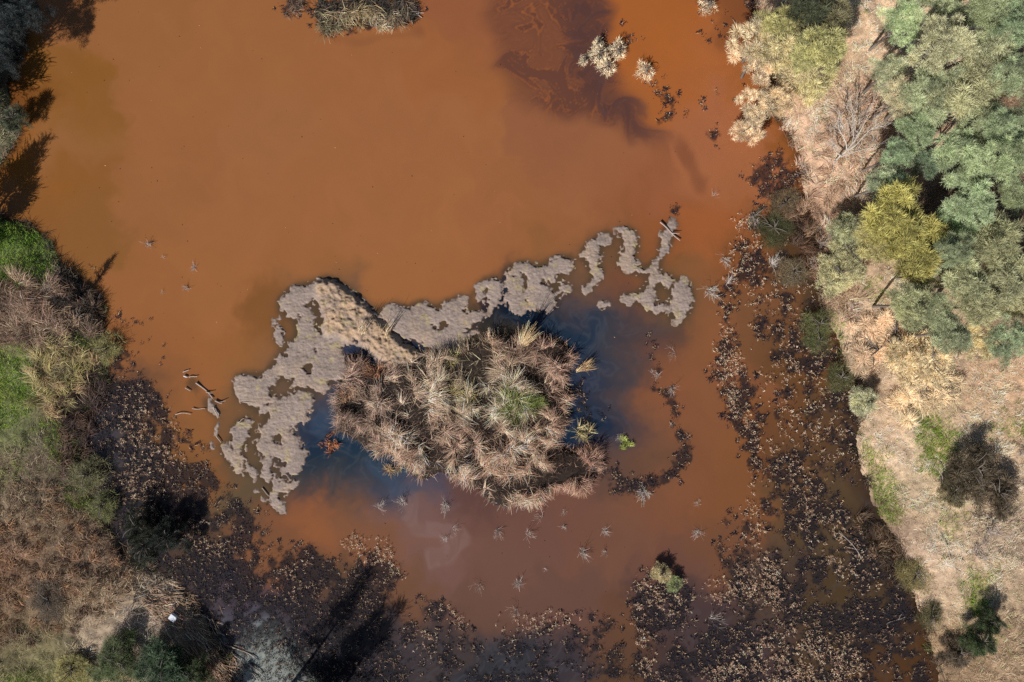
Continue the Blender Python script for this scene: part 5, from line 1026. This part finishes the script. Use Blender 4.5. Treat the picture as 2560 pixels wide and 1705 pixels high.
# ---- wilted water plants standing apart, each its own
def plant_mesh(tan, size):
    K = random.randint(20, 34); P = np.stack([rng.normal(0, 0.07 * size, K), rng.normal(0, 0.07 * size, K), rng.uniform(0.005, 0.05, K)], -1)
    bl = rng.random(K)[:, None]; parts = [leaf_quads(P, rng.uniform(0, 6.3, K), rng.uniform(0.06, 0.20, K) * size, rng.uniform(0.03, 0.06, K) * size, rng.normal(0.15, 0.25, K), cj(lin((30, 30, 42)) * bl + lin((52, 42, 48)) * (1 - bl), K, 0.3))]
    K = tan; P = np.stack([rng.normal(0, 0.04 * size, K), rng.normal(0, 0.04 * size, K), np.full(K, 0.0)], -1)
    if K: parts.append(blades(P, rng.uniform(0, 6.3, K), rng.uniform(0.1, 0.9, K), rng.uniform(1.0, 2.2, K), rng.uniform(0.12, 0.26, K) * size, rng.uniform(0.02, 0.045, K), cj(np.tile(lin((205, 168, 134)), (K, 1)), K, 0.25), 3))
    v, q, c = join(parts); clampz(v, 0.003); return mesh_np("wilted_plant", v, q, c, M_ROT)
PM = [plant_mesh(t, s) for t, s in ((0, 1.0), (2, 1.1), (5, 1.2), (7, 1.3), (1, 0.7), (3, 0.9), (0, 1.5), (4, 1.4))]
ZONES = [((1650,60),"small wilted water plant in the orange shallows at the upper right shore"),((1530,230),"dark wilted water plant in the weed patch east of the purple plume"),((1630,310),"dark wilted plant in open orange water off the upper right shore"),
 ((1740,400),"wilted plant in the shallows beside the white bare tree's bank"),((250,700),"wilted plant in open water off the upper left shore"),((380,850),"wilted plant in open water between the left shore and debris rafts"),
 ((450,1080),"wilted plant between the debris rafts and the left marsh"),((620,1220),"wilted plant in the water round the mud flat's southern tail"),((800,1270),"wilted plant at the marsh's northern fringe below the mud tail"),
 ((1100,1420),"wilted plant at the edge of the bottom middle marsh"),((1400,1380),"wilted plant in the channel left of the square plant mat"),((1640,1250),"wilted plant in the southeast water west of the right marsh"),
 ((1540,1060),"wilted plant of the curved line east of the island"),((1680,850),"wilted plant at the border of the long right hand plant strip"),((1800,850),"wilted plant in the brown water between plant strip and right shore"),((1850,1100),"wilted plant in the right marsh channel beside the shore"),((1540,900),"wilted plant at the upper end of the curved line east of the island")]
def isolated():
    pts = [(1660,310),(1645,300),(1560,365),(1590,345),(1465,52),(1440,90),(180*1,0)]
    spots = []
    f = lambda x, y: float(samp(dens, x, y))
    tries = 0
    while len(spots) < 290 and tries < 60000:
        tries += 1; x, y = random.uniform(130, 2150), random.uniform(0, 1690)
        d = f(x, y); b = float(samp(stain, x, y))
        if b < 0.025 or b > 0.34 or samp(HALL, x, y) > -0.01: continue
        if any((x - a) ** 2 + (y - c) ** 2 < 15 ** 2 for a, c in spots): continue
        spots.append((x, y))
    return spots
for x, y in isolated():
    v = random.randrange(8); z = min(ZONES, key=lambda z: (z[0][0] * VV - x) ** 2 + (z[0][1] * VV - y) ** 2)
    put("wilted_plant", PM[v], x, y, random.uniform(0.6, 1.15), random.uniform(0, 6.3), z[1], "water plant", "wilted plants " + z[1].split(" plant ", 1)[1], z=0.0)
print("things done")
